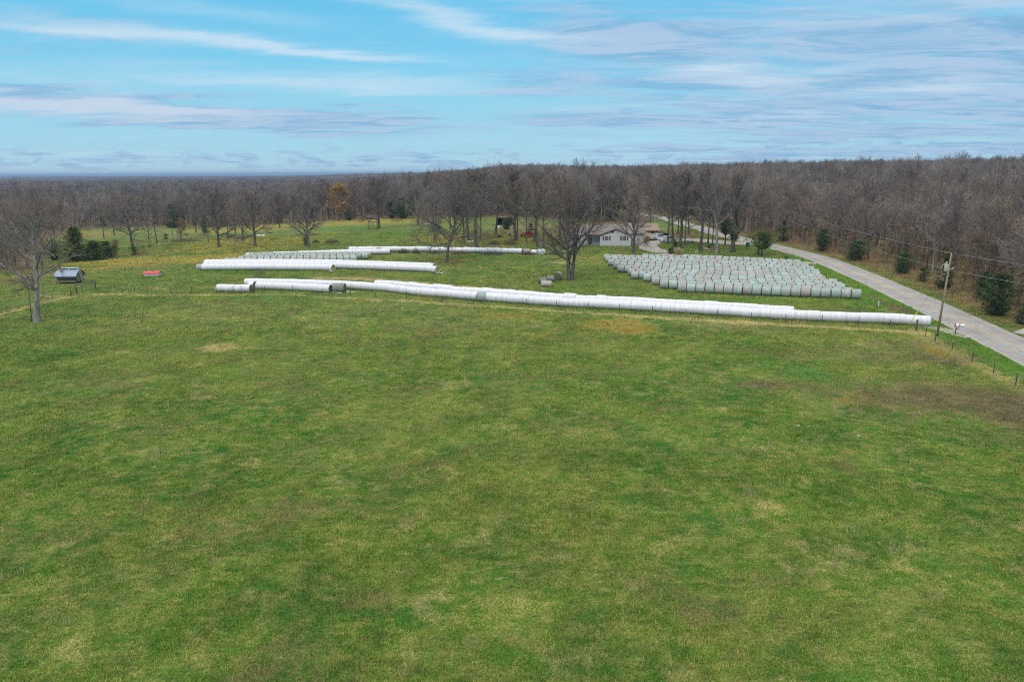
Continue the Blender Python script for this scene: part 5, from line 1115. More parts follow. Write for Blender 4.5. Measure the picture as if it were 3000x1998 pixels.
# ================================================================== built things
WHITE = simple('white_siding', (0.42, 0.42, 0.44), .6, var=.04, scale=2); WHITEP = simple('white_paint', (0.58, 0.58, 0.59), .4, var=.04)
MAROON = simple('maroon_trim', (0.145, 0.045, 0.038), .6); ROOFG = simple('grey_brown_shingles', (0.165, 0.14, 0.13), .9, var=.2, scale=14, bump=.4); ROOFB = simple('brown_shingles', (0.235, 0.175, 0.125), .9, var=.2, scale=14, bump=.4)
STONE = simple('grey_stone', (0.28, 0.26, 0.23), .9, var=.3, scale=3, bump=.6); GLASS = simple('window_glass', (0.05, 0.06, 0.07), .08, var=.1, spec=.8); WOODG = simple('weathered_wood', (0.17, 0.14, 0.115), .9, var=.3, scale=5, bump=.3)
WOODD = simple('dark_wood', (0.10, 0.075, 0.055), .9, var=.3, scale=5); METAL = simple('grey_roof_metal', (0.22, 0.27, 0.33), .5, metal=.15, var=.12, scale=3); METALW = simple('bright_metal', (0.50, 0.53, 0.56), .35, metal=.5, var=.1)
BLACK = simple('black_rubber', (0.02, 0.02, 0.02), .8); RIM = simple('alloy', (0.42, 0.42, 0.44), .35, metal=.8); REDP = simple('red_car_paint', (0.34, 0.018, 0.018), .3, var=.08, coat=.5); WCAR = simple('white_car_paint', (0.55, 0.56, 0.58), .28, var=.03, coat=.6)
CHROME = simple('chrome', (0.55, 0.55, 0.56), .2, metal=.9); LAMPG = simple('lamp_glass', (0.55, 0.56, 0.55), .15, spec=.8); DARK = simple('dark_interior', (0.022, 0.020, 0.018), .9); RUST = simple('rusty_steel', (0.13, 0.055, 0.035), .85, var=.3, scale=9)
GREENM = simple('green_steel', (0.05, 0.12, 0.09), .6); REDT = simple('red_lid_plastic', (0.55, 0.055, 0.065), .5, var=.15, scale=3); POLEW = simple('pole_timber', (0.235, 0.185, 0.125), .9, var=.3, scale=3, bump=.3)
CREAM = simple('cream_fence_boards', (0.48, 0.44, 0.34), .8); BLUE = simple('blue_tarp', (0.06, 0.14, 0.42), .6, var=.3, scale=3); PBLUE = simple('pale_blue_plastic', (0.35, 0.48, 0.62), .5, var=.2); GREENBOX = simple('dark_green_plastic', (0.015, 0.085, 0.065), .5)
TPOST = simple('steel_post', (0.075, 0.055, 0.045), .8, var=.3); WIRE = simple('fence_wire', (0.16, 0.15, 0.14), .6, metal=.5); YEL = simple('yellow_guard', (0.50, 0.62, 0.04), .5); STRAW = simple('straw', (0.42, 0.36, 0.19), .9, var=.3, scale=4); TERRA = simple('terracotta', (0.45, 0.12, 0.05), .7)

def frame(p0, p1):
    """a local frame with x from p0 to p1, y away from the camera; returns origin, angle, length"""
    d = p1 - p0; return p0, math.atan2(d.y, d.x), math.hypot(d.x, d.y)
# ---- house
P0, ang, WD = frame(G(1757.5, 723), G(1847.5, 723)); zg = P0.z
eave = top_h(P0, 688.6); peak = top_h(G(1802, 723), 671.5)
house = empty('house', P0, ang, 'white single-storey house with maroon trim behind the bale yard', 'house')
DEP = 13.0; LW = -9.0; RW = WD + 4.2; BK = DEP - 7.5
m = MB(); m.prism([(0, .35), (WD, .35), (WD, eave), (WD / 2, peak - .05), (0, eave)], 0, DEP - .03); m.box((LW + 0) / 2 - .003, BK - 2.2 + 4.9, (eave + .35) / 2, -LW, 9.6, eave - .35); m.box(WD + 2.1 + .003, BK + 3.7, (eave + .35) / 2, 4.2, 7.5, eave - .35)
m.build('wall', WHITE, house)
m = MB(); m.box(WD / 2, DEP / 2, .15, WD + .06, DEP, .42); m.box(LW / 2, BK + 2.7, .15, -LW, 9.66, .42); m.box(WD + 2.15, BK + 3.7, .15, 4.2, 7.56, .42); m.build('foundation', STONE, house)
def gable_roof(mb, x0, x1, y0, y1, ze, zp, axis, ov=.45, th=.16):
    if axis == 'y':
        xm = (x0 + x1) / 2; sl = (zp - ze) / (xm - x0); e = ze - sl * ov
        mb.prism([(x0 - ov, e), (xm, zp), (x1 + ov, e), (x1 + ov, e + th), (xm, zp + th), (x0 - ov, e + th)], y0 - ov, y1 + ov)
    else:
        ym = (y0 + y1) / 2; sl = (zp - ze) / (ym - y0); e = ze - sl * ov
        mb.prism([(y0 - ov, e), (ym, zp), (y1 + ov, e), (y1 + ov, e + th), (ym, zp + th), (y0 - ov, e + th)], x0 - ov, x1 + ov, axis='x')
rf = MB(); gable_roof(rf, 0, WD, 0, DEP - 2, eave, peak, 'y'); roof = rf.build('roof', ROOFG, house)
rf = MB(); gable_roof(rf, LW, RW, BK, DEP + 2.5, eave + .02, peak + .25, 'x', .5); rf.build('roof', ROOFG, house)
# porch roof and posts over the recessed side
m = MB(); 
sl = (peak - eave) / (WD / 2)
for s in (-1, 1):
    x0 = WD / 2; x1 = WD / 2 + s * (WD / 2 + .5); m.prism([(x0, peak - .03), (x1, peak - .03 - sl * abs(x1 - x0)), (x1, peak - .03 - sl * abs(x1 - x0) + .2), (x0, peak + .17)], -.475, -.43 - .03)
m.box(WD / 2 - .2, -.012, eave - .02, .01, .01, .01); m.build('fascia', MAROON, house)
m = MB(); m.box(LW / 2 - .2, BK - 2.75, eave - .12, -LW, .05, .2); m.box(WD + 2.4, BK - .55, eave - .14, 4.4, .05, .2); m.build('fascia', MAROON, house)
m = MB(); m.box(-2.2, 3.4 - 1.0, eave - .02, 4.3, 3.6, .14); m.build('porch_roof', ROOFG, house)
for x in (-4.2,): m = MB(); m.box(x, .8, eave / 2, .16, .16, eave - .05); m.build('porch_post', WHITEP, house)
m = MB(); m.box(WD / 2, -.02, eave - .02, WD, .03, .07); m.build('siding_band', WHITEP, house)
m = MB()
for i in range(9): m.box(WD / 2, -.008, .55 + i * .28, WD - .02, .012, .02)
m.build('siding_lap', WHITEP, house)
def window(cx, cz, w_=1.25, h_=1.15, y=-.01, parent=house, shutters=True):
    m = MB(); t = .09
    m.box(cx, y - .03, cz + h_ / 2, w_, .06, t); m.box(cx, y - .03, cz - h_ / 2, w_, .06, t); m.box(cx - w_ / 2 + t / 2, y - .03, cz, t, .056, h_ - t); m.box(cx + w_ / 2 - t / 2, y - .03, cz, t, .056, h_ - t); m.box(cx, y - .03, cz, w_ - 2 * t, .05, t * .8)
    f = m.build('window', WHITEP, parent); g = MB(); g.box(cx, y - .006, cz, w_ - t, .02, h_ - t); g.build('pane', GLASS, f)
    if shutters:
        for s in (-1, 1):
            q = MB(); q.box(cx + s * (w_ / 2 + .28), y - .03, cz, .38, .05, h_ + .05)
            for i in range(7): q.box(cx + s * (w_ / 2 + .28), y - .06, cz - h_ / 2 + .12 + i * (h_ - .2) / 6, .3, .02, .05)
            q.build('shutter', MAROON, parent)
cz = (top_h(P0, 693) + top_h(P0, 704)) / 2
kx = WD / 90.0
window((1776.3 - 1757.5) * kx, cz); window((1828 - 1757.5) * kx, cz)
m = MB(); m.box((1793.6 - 1757.5) * kx, -.03, top_h(P0, 680), .6, .05, .6); m.build('gable_vent', MAROON, house)
m = MB(); m.box(WD - .12, -.04, eave * .36, .1, .08, eave * .6); m.build('downpipe', WHITEP, house)
m = MB(); m.box(-2.2, 0, 0, .01, .01, .01)
d_ = MB(); d_.box(-2.6, BK - 2.15, 1.4, .95, .06, 2.1); d_.build('door', MAROON, house); window(-6.2, 1.9, 1.5, 1.1, BK - 2.12, house, False)
# satellite dish on the roof
dish = MB(); N = 18; vs = [(0, 0, 0)]
for r_, z in ((.2, .02), (.38, .07), (.52, .14)): vs += [(math.cos(2 * math.pi * k / N) * r_, -z, math.sin(2 * math.pi * k / N) * r_ * .85) for k in range(N)]
dish.add(vs, [(0, 1 + (k + 1) % N, 1 + k) for k in range(N)] + [(1 + i * N + k, 1 + i * N + (k + 1) % N, 1 + (i + 1) * N + (k + 1) % N, 1 + (i + 1) * N + k) for i in range(2) for k in range(N)], 0, True)
rp = top_h(G(1806, 723), 659)
de_ = empty('satellite_dish', house.matrix_basis @ Vector(((1806 - 1757.5) * kx, 8.6, peak + .16)), .2, 'grey satellite dish on the roof ridge of the house', 'satellite dish'); do = dish.build('reflector', METALW, de_); do.location = (0, 0, .75); do.rotation_euler = (.45, 0, 0)
m = MB(); m.tube([(0, 0, -.1), (0, .06, .7)], .035, 6); m.build('mast', METALW, de_)
# garage
Q0, ga, GW = frame(G(1846, 701), G(1928, 700)); gar = empty('garage', Q0, ga, 'white garage with a brown shingle roof behind the house', 'garage'); ge = top_h(G(1920, 700.5), 674.5); gp_ = ge + 1.7
m = MB(); m.box(GW / 2, 4, ge / 2, GW, 8, ge); m.prism([(.02, ge - .01), (7.98, ge - .01), (4, gp_)], .02, GW - .02, axis='x'); m.build('wall', WHITE, gar)
rf = MB(); gable_roof(rf, 0, GW, 0, 8, ge, gp_, 'x', .5); rf.build('roof', ROOFB, gar); m = MB(); m.box(GW / 2, -.52, ge - .22, GW + 1, .05, .2); m.build('fascia', MAROON, gar)
m = MB(); m.box(GW * .80, -.02, ge * .42, .95, .05, 2.1); m.build('door', MAROON, gar); m = MB(); m.box(GW * .45, -.02, 1.25, 3.0, .05, 2.3); [m.box(GW * .45, -.05, .4 + i * .55, 2.9, .02, .03) for i in range(4)]; m.build('garage_door', WHITEP, gar)
m = MB(); m.box(GW + 2.2, 3.0, ge - .15, 4.6, 5.2, .12, 0, 0, 0, -.08); cp = empty('carport', Q0, ga, 'lean-to with a pale sheet roof at the end of the garage', 'carport'); m.build('sheet_roof', METALW, cp)
for (x, y) in ((GW + 4.3, .6), (GW + 4.3, 5.3)): m = MB(); m.box(x, y, (ge - .2) / 2, .12, .12, ge - .2); m.build('post', WOODD, cp)
m = MB(); r = random.Random(2)
m.box(GW + 2.4, 3.5, .9, 3.0, 2.0, 1.0, 0, 0, .1); tb = m.build('covered_trailer', DARK, loc=Q0, rz=ga); tag(tb, 'dark covered trailer parked under the lean-to', 'trailer')
fe = empty('board_fence', at(1866, 703), .05, 'cream board fence screening the gap before the garage', 'fence'); m = MB()
for i in range(16): m.box(i * .36, 0, .9 + .03 * math.sin(i * 2.1), .33, .04, 1.75)
m.build('boards', CREAM, fe); m = MB(); m.box(2.7, .05, .5, 5.7, .05, .1); m.box(2.7, .05, 1.4, 5.7, .05, .1); m.build('rail', CREAM, fe)
# camper
Cp = at(1693, 701); cam_ = empty('camper', Cp, .06, 'white camper trailer half hidden behind the forked tree', 'camper'); ch = top_h(Cp, 667)
m = MB(); m.box(3.6, 1.2, .55 + (min(ch, 3.3) - .55) / 2, 7.2, 2.4, min(ch, 3.3) - .55, 0, 0, .14); m.build('body', WCAR, cam_)
for x in (1.2, 3.2, 5.8): m = MB(); m.box(x, -.02, 2.0, 1.0, .05, .6); m.build('window', GLASS, cam_)
for x in (3.2, 4.1): m = MB(); m.tube([(x, -.02, .36), (x, .22, .36)], .36, 16); m.build('wheel', BLACK, cam_)
m = MB(); m.box(4.6, -.02, 1.6, .7, .04, 1.8); m.build('door', WHITEP, cam_)
# ---- shed with the dark open front
Sp = at(1456, 660); sh = empty('open_shed', Sp, .03, 'open-fronted dark shed with a sheet metal roof at the back of the lawn', 'shed'); sw = 51 * ppx(Sp); s_h = top_h(Sp, 640)
m = MB(); m.box(sw / 2, 5, s_h / 2 - .2, sw, .1, s_h - .4); m.box(.05, 2.5, s_h / 2, .1, 4.9, s_h - .1); m.box(sw - .05, 2.5, s_h / 2, .1, 4.9, s_h - .1); m.build('wall', WOODD, sh)
m = MB(); m.box(sw / 2, 2.3, s_h + .02, sw + .6, 6.0, .08, 0, 0, 0, -.12); m.build('roof', METALW, sh)
for i in range(4): m = MB(); m.box(.1 + i * (sw - .2) / 3, .05, (s_h + .2) / 2, .15, .15, s_h + .1); m.build('post', WOODD, sh)
m = MB(); m.box(sw / 2, 3.6, .8, sw - .6, 2.0, 1.6, 0, 0, .2); m.build('shade_block', DARK, sh)  # near-black block: the shade inside the open front, put in as colour
# ---- pickups
def wheel(parent, x, y, s, rad=.39):
    m = MB(); m.tube([(x, y - .13, rad), (x, y - .11, rad), (x, y + .11, rad), (x, y + .13, rad)], [rad * .93, rad, rad, rad * .93], 20); wh = m.build('wheel', BLACK, parent)
    q = MB(); yy = y + s * .135; q.tube([(x, yy - .01, rad), (x, yy + .012, rad)], rad * .58, 14); q.build('rim', RIM, wh)
def pickup(p, rz, paint, label, cab=1.75, length=5.7, red=False):
    L = length; e = empty('pickup_truck', p, rz, label, 'pickup truck'); W2 = .96; fx_ = L - .95; rx_ = 1.15; ar = .47
    def arch(cx, n=8): return [(cx - ar * math.cos(math.pi * k / n), .40 + ar * math.sin(math.pi * k / n)) for k in range(n + 1)]
    c0 = 2.05; c1 = c0 + cab + .25                   # cab from c0 to c1 (at the belt)
    low = [(c0, .38)] + arch(fx_) + [(L - .1, .38), (L, .55), (L, .95), (L - .12, 1.08), (c1 + .15, 1.18), (c0, 1.16)]
    m = MB(); m.prism(low, -W2, W2)
    m.prism([(c0, 1.15), (c1 + .55, 1.15), (c1 - .12, 1.80), (c1 - .25, 1.84), (c0 + .18, 1.84), (c0 + .06, 1.78)], -W2 * .84, W2 * .84)
    m.build('body', paint, e)
    if not red:
        for s in (-1, 1):
            q = MB(); q.prism([(.02, .48)] + arch(rx_) + [(c0 - .03, .42), (c0 - .03, 1.14), (.02, 1.14)], s * W2 - (0.1 if s > 0 else 0), s * W2 + (0.1 if s < 0 else 0)); q.build('bed_side', paint, e)
        q = MB(); q.box(.05, 0, .84, .08, 2 * W2 - .02, .58); q.build('tailgate', paint, e); q = MB(); q.box(c0 / 2, 0, .66, c0 - .1, 2 * W2 - .22, .05); q.build('bed_floor', DARK, e)
    else:
        for s in (-1, 1):
            q = MB(); q.prism([(.02, .62)] + [(c0 - .03, .62), (c0 - .03, 1.1), (.02, 1.1)], s * W2 - (.06 if s > 0 else 0), s * W2 + (.06 if s < 0 else 0)); q.build('bed_side', paint, e)
        q = MB(); q.box(c0 / 2, 0, .64, c0 - .1, 2 * W2 - .1, .08); q.build('bed_floor', WOODD, e)
        q = MB()
        for y in (-.8, -.3, .3, .8): q.tube([(c0 - .12, y, 1.05), (c0 - .12, y, 1.95)], .04, 6)
        for z in (1.4, 1.95): q.tube([(c0 - .12, -.85, z), (c0 - .12, .85, z)], .04, 6)
        for y in (-.85, .85): q.tube([(.3, y, 1.1), (.3, y, 1.5), (c0 - .12, y, 1.5)], .035, 6)
        q.build('headache_rack', WHITEP, e)
    for s in (-1, 1):
        q = MB(); y0 = s * (W2 * .84); q.prism([(c0 + .22, 1.24), (c1 + .30, 1.24), (c1 - .20, 1.74), (c0 + .26, 1.74)], y0 - .012, y0 + .012); q.build('side_window', GLASS, e)
        q = MB(); q.box(c0 + cab * .55, y0, 1.5, .07, .03, .5); q.build('pillar', paint, e)
        q = MB(); q.box(c1 + .12, s * (W2 + .12), 1.3, .1, .2, .2, 0, 0, .03); q.build('mirror', paint if not red else BLACK, e)
        q = MB(); q.box(L + .0, s * .72, .86, .06, .36, .22, 0, 0, .02); q.build('headlight', LAMPG, e)
        q = MB(); q.box(.0, s * .86, .9, .06, .14, .34); q.build('tail_lamp', REDT, e)
        q = MB(); q.box(c0 + cab * .62, s * (W2 + .006), 1.02, .16, .02, .04); q.build('door_handle', CHROME, e)
        for x in (rx_, fx_): wheel(e, x, s * (W2 - .13), s, .39 if not red else .42)
    q = MB(); a = (c1 + .53, 1.19); b_ = (c1 - .10, 1.79); q.add([(a[0] + .02, -.74, a[1]), (a[0] + .02, .74, a[1]), (b_[0] + .02, .68, b_[1]), (b_[0] + .02, -.68, b_[1]), (a[0] - .03, -.74, a[1] - .02), (a[0] - .03, .74, a[1] - .02), (b_[0] - .03, .68, b_[1] - .02), (b_[0] - .03, -.68, b_[1] - .02)], [(0, 1, 2, 3), (7, 6, 5, 4), (0, 4, 5, 1), (1, 5, 6, 2), (2, 6, 7, 3), (3, 7, 4, 0)]); q.build('windscreen', GLASS, e)
    q = MB(); q.box(c0 + .09, 0, 1.52, .05, 1.3, .38); q.build('rear_window', GLASS, e)
    q = MB(); q.box(L + .01, 0, .82, .06, 1.0, .3, 0, 0, .03); q.build('grille', DARK, e); q = MB(); q.box(L + .06, 0, .5, .16, 1.86, .22, 0, 0, .05); q.build('bumper', CHROME if not red else DARK, e); q = MB(); q.box(-.06, 0, .55, .14, 1.8, .18, 0, 0, .05); q.build('bumper', CHROME, e)
    return e
pickup(at(1906, 705, 1.2), .16, WCAR, 'white extended-cab pickup parked farther back, tail towards the house')
t2 = pickup(at(1985, 710, .9), math.pi + .32, WCAR, 'white pickup parked nearer, dark grille facing the gravel loop')
t3 = pickup(at(1579, 695, .8), math.pi + .04, REDP, 'old red pickup with a white rack behind its cab among the trees', length=5.9, red=True)
# ---- poles and wires
def upole(p, h, lean, label, arms=True, rz=0.0):
    e = empty('utility_pole', p, rz, label, 'utility pole', None); m = MB(); m.tube([(0, 0, -.2), (lean * .5, 0, h * .5), (lean, 0, h)], [.135, .115, .085], 12); m.build('pole', POLEW, e)
    q = MB(); q.tube([(lean, 0, h - .01), (lean, 0, h + .12), (lean, 0, h + .2)], [.05, .06, .03], 8); q.build('top_insulator', METALW, e); return e
Pb = at(2745, 986); ph = top_h(Pb, 747); topx = 0.35
pole = upole(Pb, ph, topx, 'weathered wooden utility pole with a grey transformer beside the road')
m = MB(); tx = topx * .8; m.tube([(tx - .38, -.1, ph * .80), (tx - .38, -.1, ph * .80 + .08), (tx - .38, -.1, ph * .80 + .85), (tx - .38, -.1, ph * .80 + .92)], [.20, .24, .24, .18], 14); tr_ = m.build('transformer', simple('transformer_grey', (0.34, 0.30, 0.25), .6), pole)
m = MB(); m.tube([(tx - .38, -.1, ph * .80 + .9), (tx - .36, -.1, ph * .80 + 1.2)], .05, 8); m.build('bushing', WHITEP, tr_)
m = MB(); pts = [(tx - .45 + .0, -.15, ph * .80 + 1.1), (tx - .95, -.2, ph * .80 + .8), (tx - 1.05, -.2, ph * .80 + .2), (tx - .7, -.2, ph * .80 - .35), (tx - .1, -.1, ph * .80 - .1)]; m.tube(pts, .022, 5); m.build('drop_loop', METALW, pole)
m = MB(); m.box(tx + .25, -.1, ph * .83, .45, .08, .08); m.tube([(tx + .45, -.1, ph * .83), (tx + .45, -.1, ph * .83 + .22)], .06, 8); m.build('bracket', METALW, pole)
def wire(a, b_, sag, name, label, rad=.010, n=24, mat=None):
    a = Vector(a); b_ = Vector(b_); m = MB(); pts = [a.lerp(b_, i / n) - Vector((0, 0, sag * 4 * (i / n) * (1 - i / n))) for i in range(n + 1)]
    pts = [p - a for p in pts]; m.tube(pts, rad, 5); return tag(m.build(name, mat or METALW, loc=a), label, 'power line', 'power lines strung from the utility pole')
def ray_at(u, v, y): d = pdir(u, v); t = y / d.y; return Vector((d.x * t, d.y * t, CAM_H + d.z * t))
ptop = Pb + Vector((topx, 0, ph + .2)); pmid = Pb + Vector((topx * .85, 0, ph * .82))
farp = at(2330, 700); farp = at(2278, 700, 16); fe_h = 10.5
p2 = upole(farp, fe_h, 0, 'distant utility pole at the wood edge by the road bend')
wire(ptop, farp + Vector((0, 0, fe_h + .2)), 1.0, 'power_line', 'upper wire running from the pole along the wood edge'); wire(pmid, farp + Vector((0, 0, fe_h - 1.8)), 1.2, 'power_line', 'lower wire running from the pole along the wood edge')
nxt = Pb + Vector((34, -52, 0)); nxt.z = hh(nxt.x, nxt.y)
wire(ptop, nxt + Vector((0, 0, ph + .2)), 1.4, 'power_line', 'upper wire sagging from the pole towards the side drive'); wire(pmid, nxt + Vector((0, 0, ph - 2.0)), 1.5, 'power_line', 'lower wire sagging from the pole towards the side drive')
npole = upole(nxt, ph, 0, 'next utility pole along the road')
ga_ = at(2653, 965); gt = Pb + Vector((topx * .9, 0, ph * .88)); m = MB(); d = gt - ga_; m.tube([(0, 0, 0), d], .014, 5); gw = m.build('guy_wire', WIRE, loc=ga_); tag(gw, 'guy wire with a yellow guard anchored beside the white tube end', 'guy wire')
m = MB(); m.tube([(0, 0, 0), d * .30], .045, 6); m.build('guard', YEL, gw)
Hb = at(1764, 660, 30); Hb = G(1762.5, 690); Hb.y += 22; Hb.x = (1762.5 - 1500) / F_PX * (Hb.y * math.cos(PITCH) + CAM_H * math.sin(PITCH)); Hb.z = hh(Hb.x, Hb.y); hp = top_h(Hb, 604)
upole(Hb, hp, 0, 'pale utility pole rising behind the house roof')
tag(wire(Hb + Vector((0, 0, hp * .92)), at(1935, 655) + Vector((0, 0, 7.5)), 1.2, 'power_line', 'service wire crossing behind the house towards the road'), None)
# ---- fences
def fence(name, px, label, hgt=1.25, strands=5, thick=.04, mat=TPOST, group='wire fences', closed_ends=False, vert=0, caps=True):
    pts = GL(px); e = empty(name, pts[0], 0, label, 'fence', group); b0 = pts[0]
    for i, p in enumerate(pts):
        m = MB(); l = p - b0; ln = R_.uniform(-.05, .05); k = thick * R_.uniform(.85, 1.15); hh_ = hgt * R_.uniform(.92, 1.06)
        m.box(l.x, l.y, l.z + hh_ / 2, k * 2, k * 1.2, hh_); m.box(l.x, l.y + k * 1.2, l.z + hh_ / 2, k * .6, k * 1.2, hh_)
        post = m.build('post', mat, e)
        if caps: q = MB(); q.box(l.x, l.y, l.z + hh_ + .03, k * 2.1, k * 2.1, .09); q.build('cap', METALW, post)
    m = MB()
    for s in range(strands):
        z = hgt * (.15 + .8 * s / max(1, strands - 1)); m.tube([p - b0 + Vector((0, -.04, z)) for p in pts], .0055, 3, cap=False)
    if vert:
        for a, b_ in zip(pts[:-1], pts[1:]):
            n = int((b_ - a).length / vert)
            for i in range(n): q = a.lerp(b_, i / n) - b0; m.tube([q + Vector((0, -.04, hgt * .12)), q + Vector((0, -.04, hgt * .95))], .004, 3, cap=False)
    m.build('wire', WIRE, e, recalc=False); return e
fence('wire_fence', FENCE_B, 'long woven wire fence along the front of the white tubes', vert=.6)
fence('wire_fence', FENCE_C, 'wire fence running down the roadside pasture edge from the utility pole')
fence('wire_fence', [(-60, 945)] + FENCE_A, 'wire fence running behind the lone big tree to the gate'); fence('wire_fence', FENCE_D, 'sagging wire fence beyond the red-topped trough'); fence('wire_fence', FENCE_E, 'wire fence along the yellow meadow behind the netted rows', strands=4)
m = MB(); cpz = at(2684, 969); tag(MB().box(0, 0, .72, .17, .17, 1.44).build('corner_post', WOODD, loc=cpz), 'thick dark corner post beside the end of the white tube', 'fence post')
g0, g1, g2 = at(209, 868), at(225, 860), at(282, 848)
ge_ = empty('gate', g1, 0, 'green wire panel gate hung between rusty pipe posts near the feeder', 'gate')
for q in (g1, g2): m = MB(); l = q - g1; m.tube([l, l + Vector((0, 0, 1.75))], .085, 10); m.build('post', RUST, ge_)
m = MB(); d = g2 - g1
for z in (.25, .55, .85, 1.15, 1.45): m.tube([d * .03 + Vector((0, 0, z)), d * .97 + Vector((0, 0, z))], .02 if 0.3 < z < 1.4 else .032, 6)
for f in (.03, .27, .5, .75, .97): m.tube([d * f + Vector((0, 0, .25)), d * f + Vector((0, 0, 1.45))], .032, 6)
m.build('panel', GREENM, ge_)
br = empty('brace_post', g0, 0, 'rusty pipe brace with rails beside the green gate', 'fence post'); m = MB(); m.tube([(0, 0, 0), (0, 0, 1.8)], .085, 10); m.build('post', RUST, br); m = MB(); d = (g1 - g0) * .93; [m.tube([Vector((0, 0, z)), d + Vector((0, 0, z))], .035, 6) for z in (.5, 1.5)]; m.build('rail', RUST, br)
# ---- feeder on skids
Fp = at(160, 834, .3); fr_ = at(214, 834, .3); w_ = (fr_ - Fp).length * 1.0; fd = empty('creep_feeder', Fp, .0, 'wooden cattle feeder on skids with a grey metal roof and a ladder', 'cattle feeder'); fh = 2.9
yc = 1.7
m = MB(); m.prism([(yc - 1.5, 1.55), (yc - .8, .55), (yc + .8, .55), (yc + 1.5, 1.55), (yc, fh - .2)], 0, w_, axis='x'); m.build('hopper', WOODG, fd)
for s, nm in ((-1, 'roof_panel'), (1, 'roof_panel')):
    m = MB(); y0 = yc + s * 1.75; m.prism([(y0, 1.45), (yc + s * .02, fh - .1), (yc + s * .02, fh - .03), (y0, 1.52)] if s < 0 else [(y0, 1.45), (y0, 1.52), (yc + .02, fh - .03), (yc + .02, fh - .1)], -.25, w_ + .2, axis='x'); m.build(nm, METAL if s < 0 else WOODG, fd)
for f in (.26, .75): m = MB(); m.box(w_ * f, yc - .05, fh + .03, w_ * .44, .8, .10, 0, 0, .03); m.build('filler_lid', METALW, fd)
m = MB(); 
for y in (yc - .25, yc + .25): m.tube([(w_ + .42, y, .1), (w_ + .1, y, fh - .15)], .045, 6)
for i in range(6): t_ = (i + .5) / 6; m.tube([(w_ + .42 - .32 * t_, yc - .25, .1 + t_ * (fh - .3)), (w_ + .42 - .32 * t_, yc + .25, .1 + t_ * (fh - .3))], .04, 6)
m.build('ladder', simple('pale_ladder', (0.40, 0.37, 0.33), .8), fd)
for s in (-1, 1): m = MB(); m.box(w_ / 2, yc + s * 1.15, .42, w_ * .92, .55, .1); m.box(w_ / 2, yc + s * 1.42, .52, w_ * .92, .05, .24); m.build('trough', WOODG, fd)
for s in (-1, 1): m = MB(); m.box(w_ / 2, yc + s * 1.0, .1, w_ * 1.25, .22, .2); [m.box(w_ * f, yc + s * .9, .34, .14, .14, .35) for f in (.15, .85)]; m.build('skid', WOODD, fd)
# ---- trough with a red lid
Tp = at(420, 811, .2); tw = 42 * ppx(Tp); tf = empty('covered_trough', Tp, .05, 'white feed trough under a humped red lid in the small paddock', 'trough'); m = MB(); m.prism([(0.05, .12), (tw - .05, .12), (tw, .62), (0, .62)], 0, 1.6); [m.box(x, .8, .07, .15, 1.4, .14) for x in (.4, tw / 2, tw - .4)]; m.build('tub', simple('dirty_white_tub', (0.50, 0.48, 0.47), .7, var=.15), tf)
m = MB(); n = 16; vs = []
for i in range(n + 1):
    x = -.12 + (tw + .24) * i / n; hmp = .22 + .16 * abs(math.sin(math.pi * 2 * i / n)) 
    for y, k in ((-.15, 0), (.2, .8), (.8, 1), (1.4, .8), (1.75, 0)): vs.append((x, y, (.60 + hmp * 1.3 * k)))
m.add(vs, [(i * 5 + k, (i + 1) * 5 + k, (i + 1) * 5 + k + 1, i * 5 + k + 1) for i in range(n) for k in range(4)]); m.build('lid', REDT, tf)
# ---- tree stand
Sp2 = at(1078, 671); ts = empty('tree_stand', Sp2, 0, 'roofed wooden platform on poles beside the meadow oak', 'tree stand'); k = ppx(Sp2); tw = 27 * k; z1_ = 16 * k + .3; z2_ = 30 * k
m = MB(); m.box(tw / 2, 1.2, z1_, tw, 2.4, .15); m.box(tw / 2, 0, z1_ + .45, tw, .07, .1); m.build('platform', WOODG, ts); m = MB(); m.box(tw / 2, 1.1, z2_ + .35, tw + .9, 3.4, .32, 0, 0, 0, .30); m.build('roof', WOODD, ts)
for (x, y) in ((.1, .1), (tw - .1, .1), (.1, 2.3), (tw - .1, 2.3)): m = MB(); m.tube([(x + R_.uniform(-.1, .1), y, 0), (x, y, z2_)], .07, 6); m.build('leg', WOODD, ts)
for x0, x1 in ((.3, tw * .6), (tw * .7, tw * .45)): m = MB(); m.tube([(x0 + .6, -.1, 0), (x1, 0, z1_)], .06, 6); m.build('brace', WOODD, ts)
# ---- small things near the house and road
mb_ = empty('mailbox', at(2798, 981), -.35, 'grey mailbox with a red front on a short post by the road', 'mailbox'); m = MB(); m.box(0, 0, .5, .1, .1, 1.0); m.tube([(0, 0, .6), (.35, 0, .98)], .04, 6); m.build('post', WOODD, mb_)
m = MB(); m.prism([(-.22, 1.05), (.22, 1.05), (.22, 1.27), (.15, 1.38), (0, 1.43), (-.15, 1.38), (-.22, 1.27)], -.1, .65 * 1.3, axis='x'); mbx = m.build('box', METALW, mb_); m = MB(); m.box(-.13, 0, 1.22, .05, .5, .42); m.build('front_panel', REDT, mb_); m = MB(); m.box(.3, -.25, 1.4, .12, .02, .2); m.build('flag', REDT, mb_)
m = MB(); m.box(0, 0, .45, .14, .14, .9, 0, 0, .02); mk_ = m.build('marker_post', simple('pale_grey_marker', (0.45, 0.48, 0.50), .5), loc=at(2573, 899)); tag(mk_, 'short pale marker post on a bare patch near the road ditch', 'marker post')
gb = empty('green_box_on_post', at(2188, 733), 0, 'dark green box on a post at the lawn corner by the road junction', 'box on post'); k = ppx(gb.location); m = MB(); m.box(0, 0, .9, .14, .14, 1.8); m.build('post', WOODD, gb); m = MB(); m.box(.1, 0, 17 * k, .85, .6, 11 * k, 0, 0, .08); m.build('box', GREENBOX, gb)
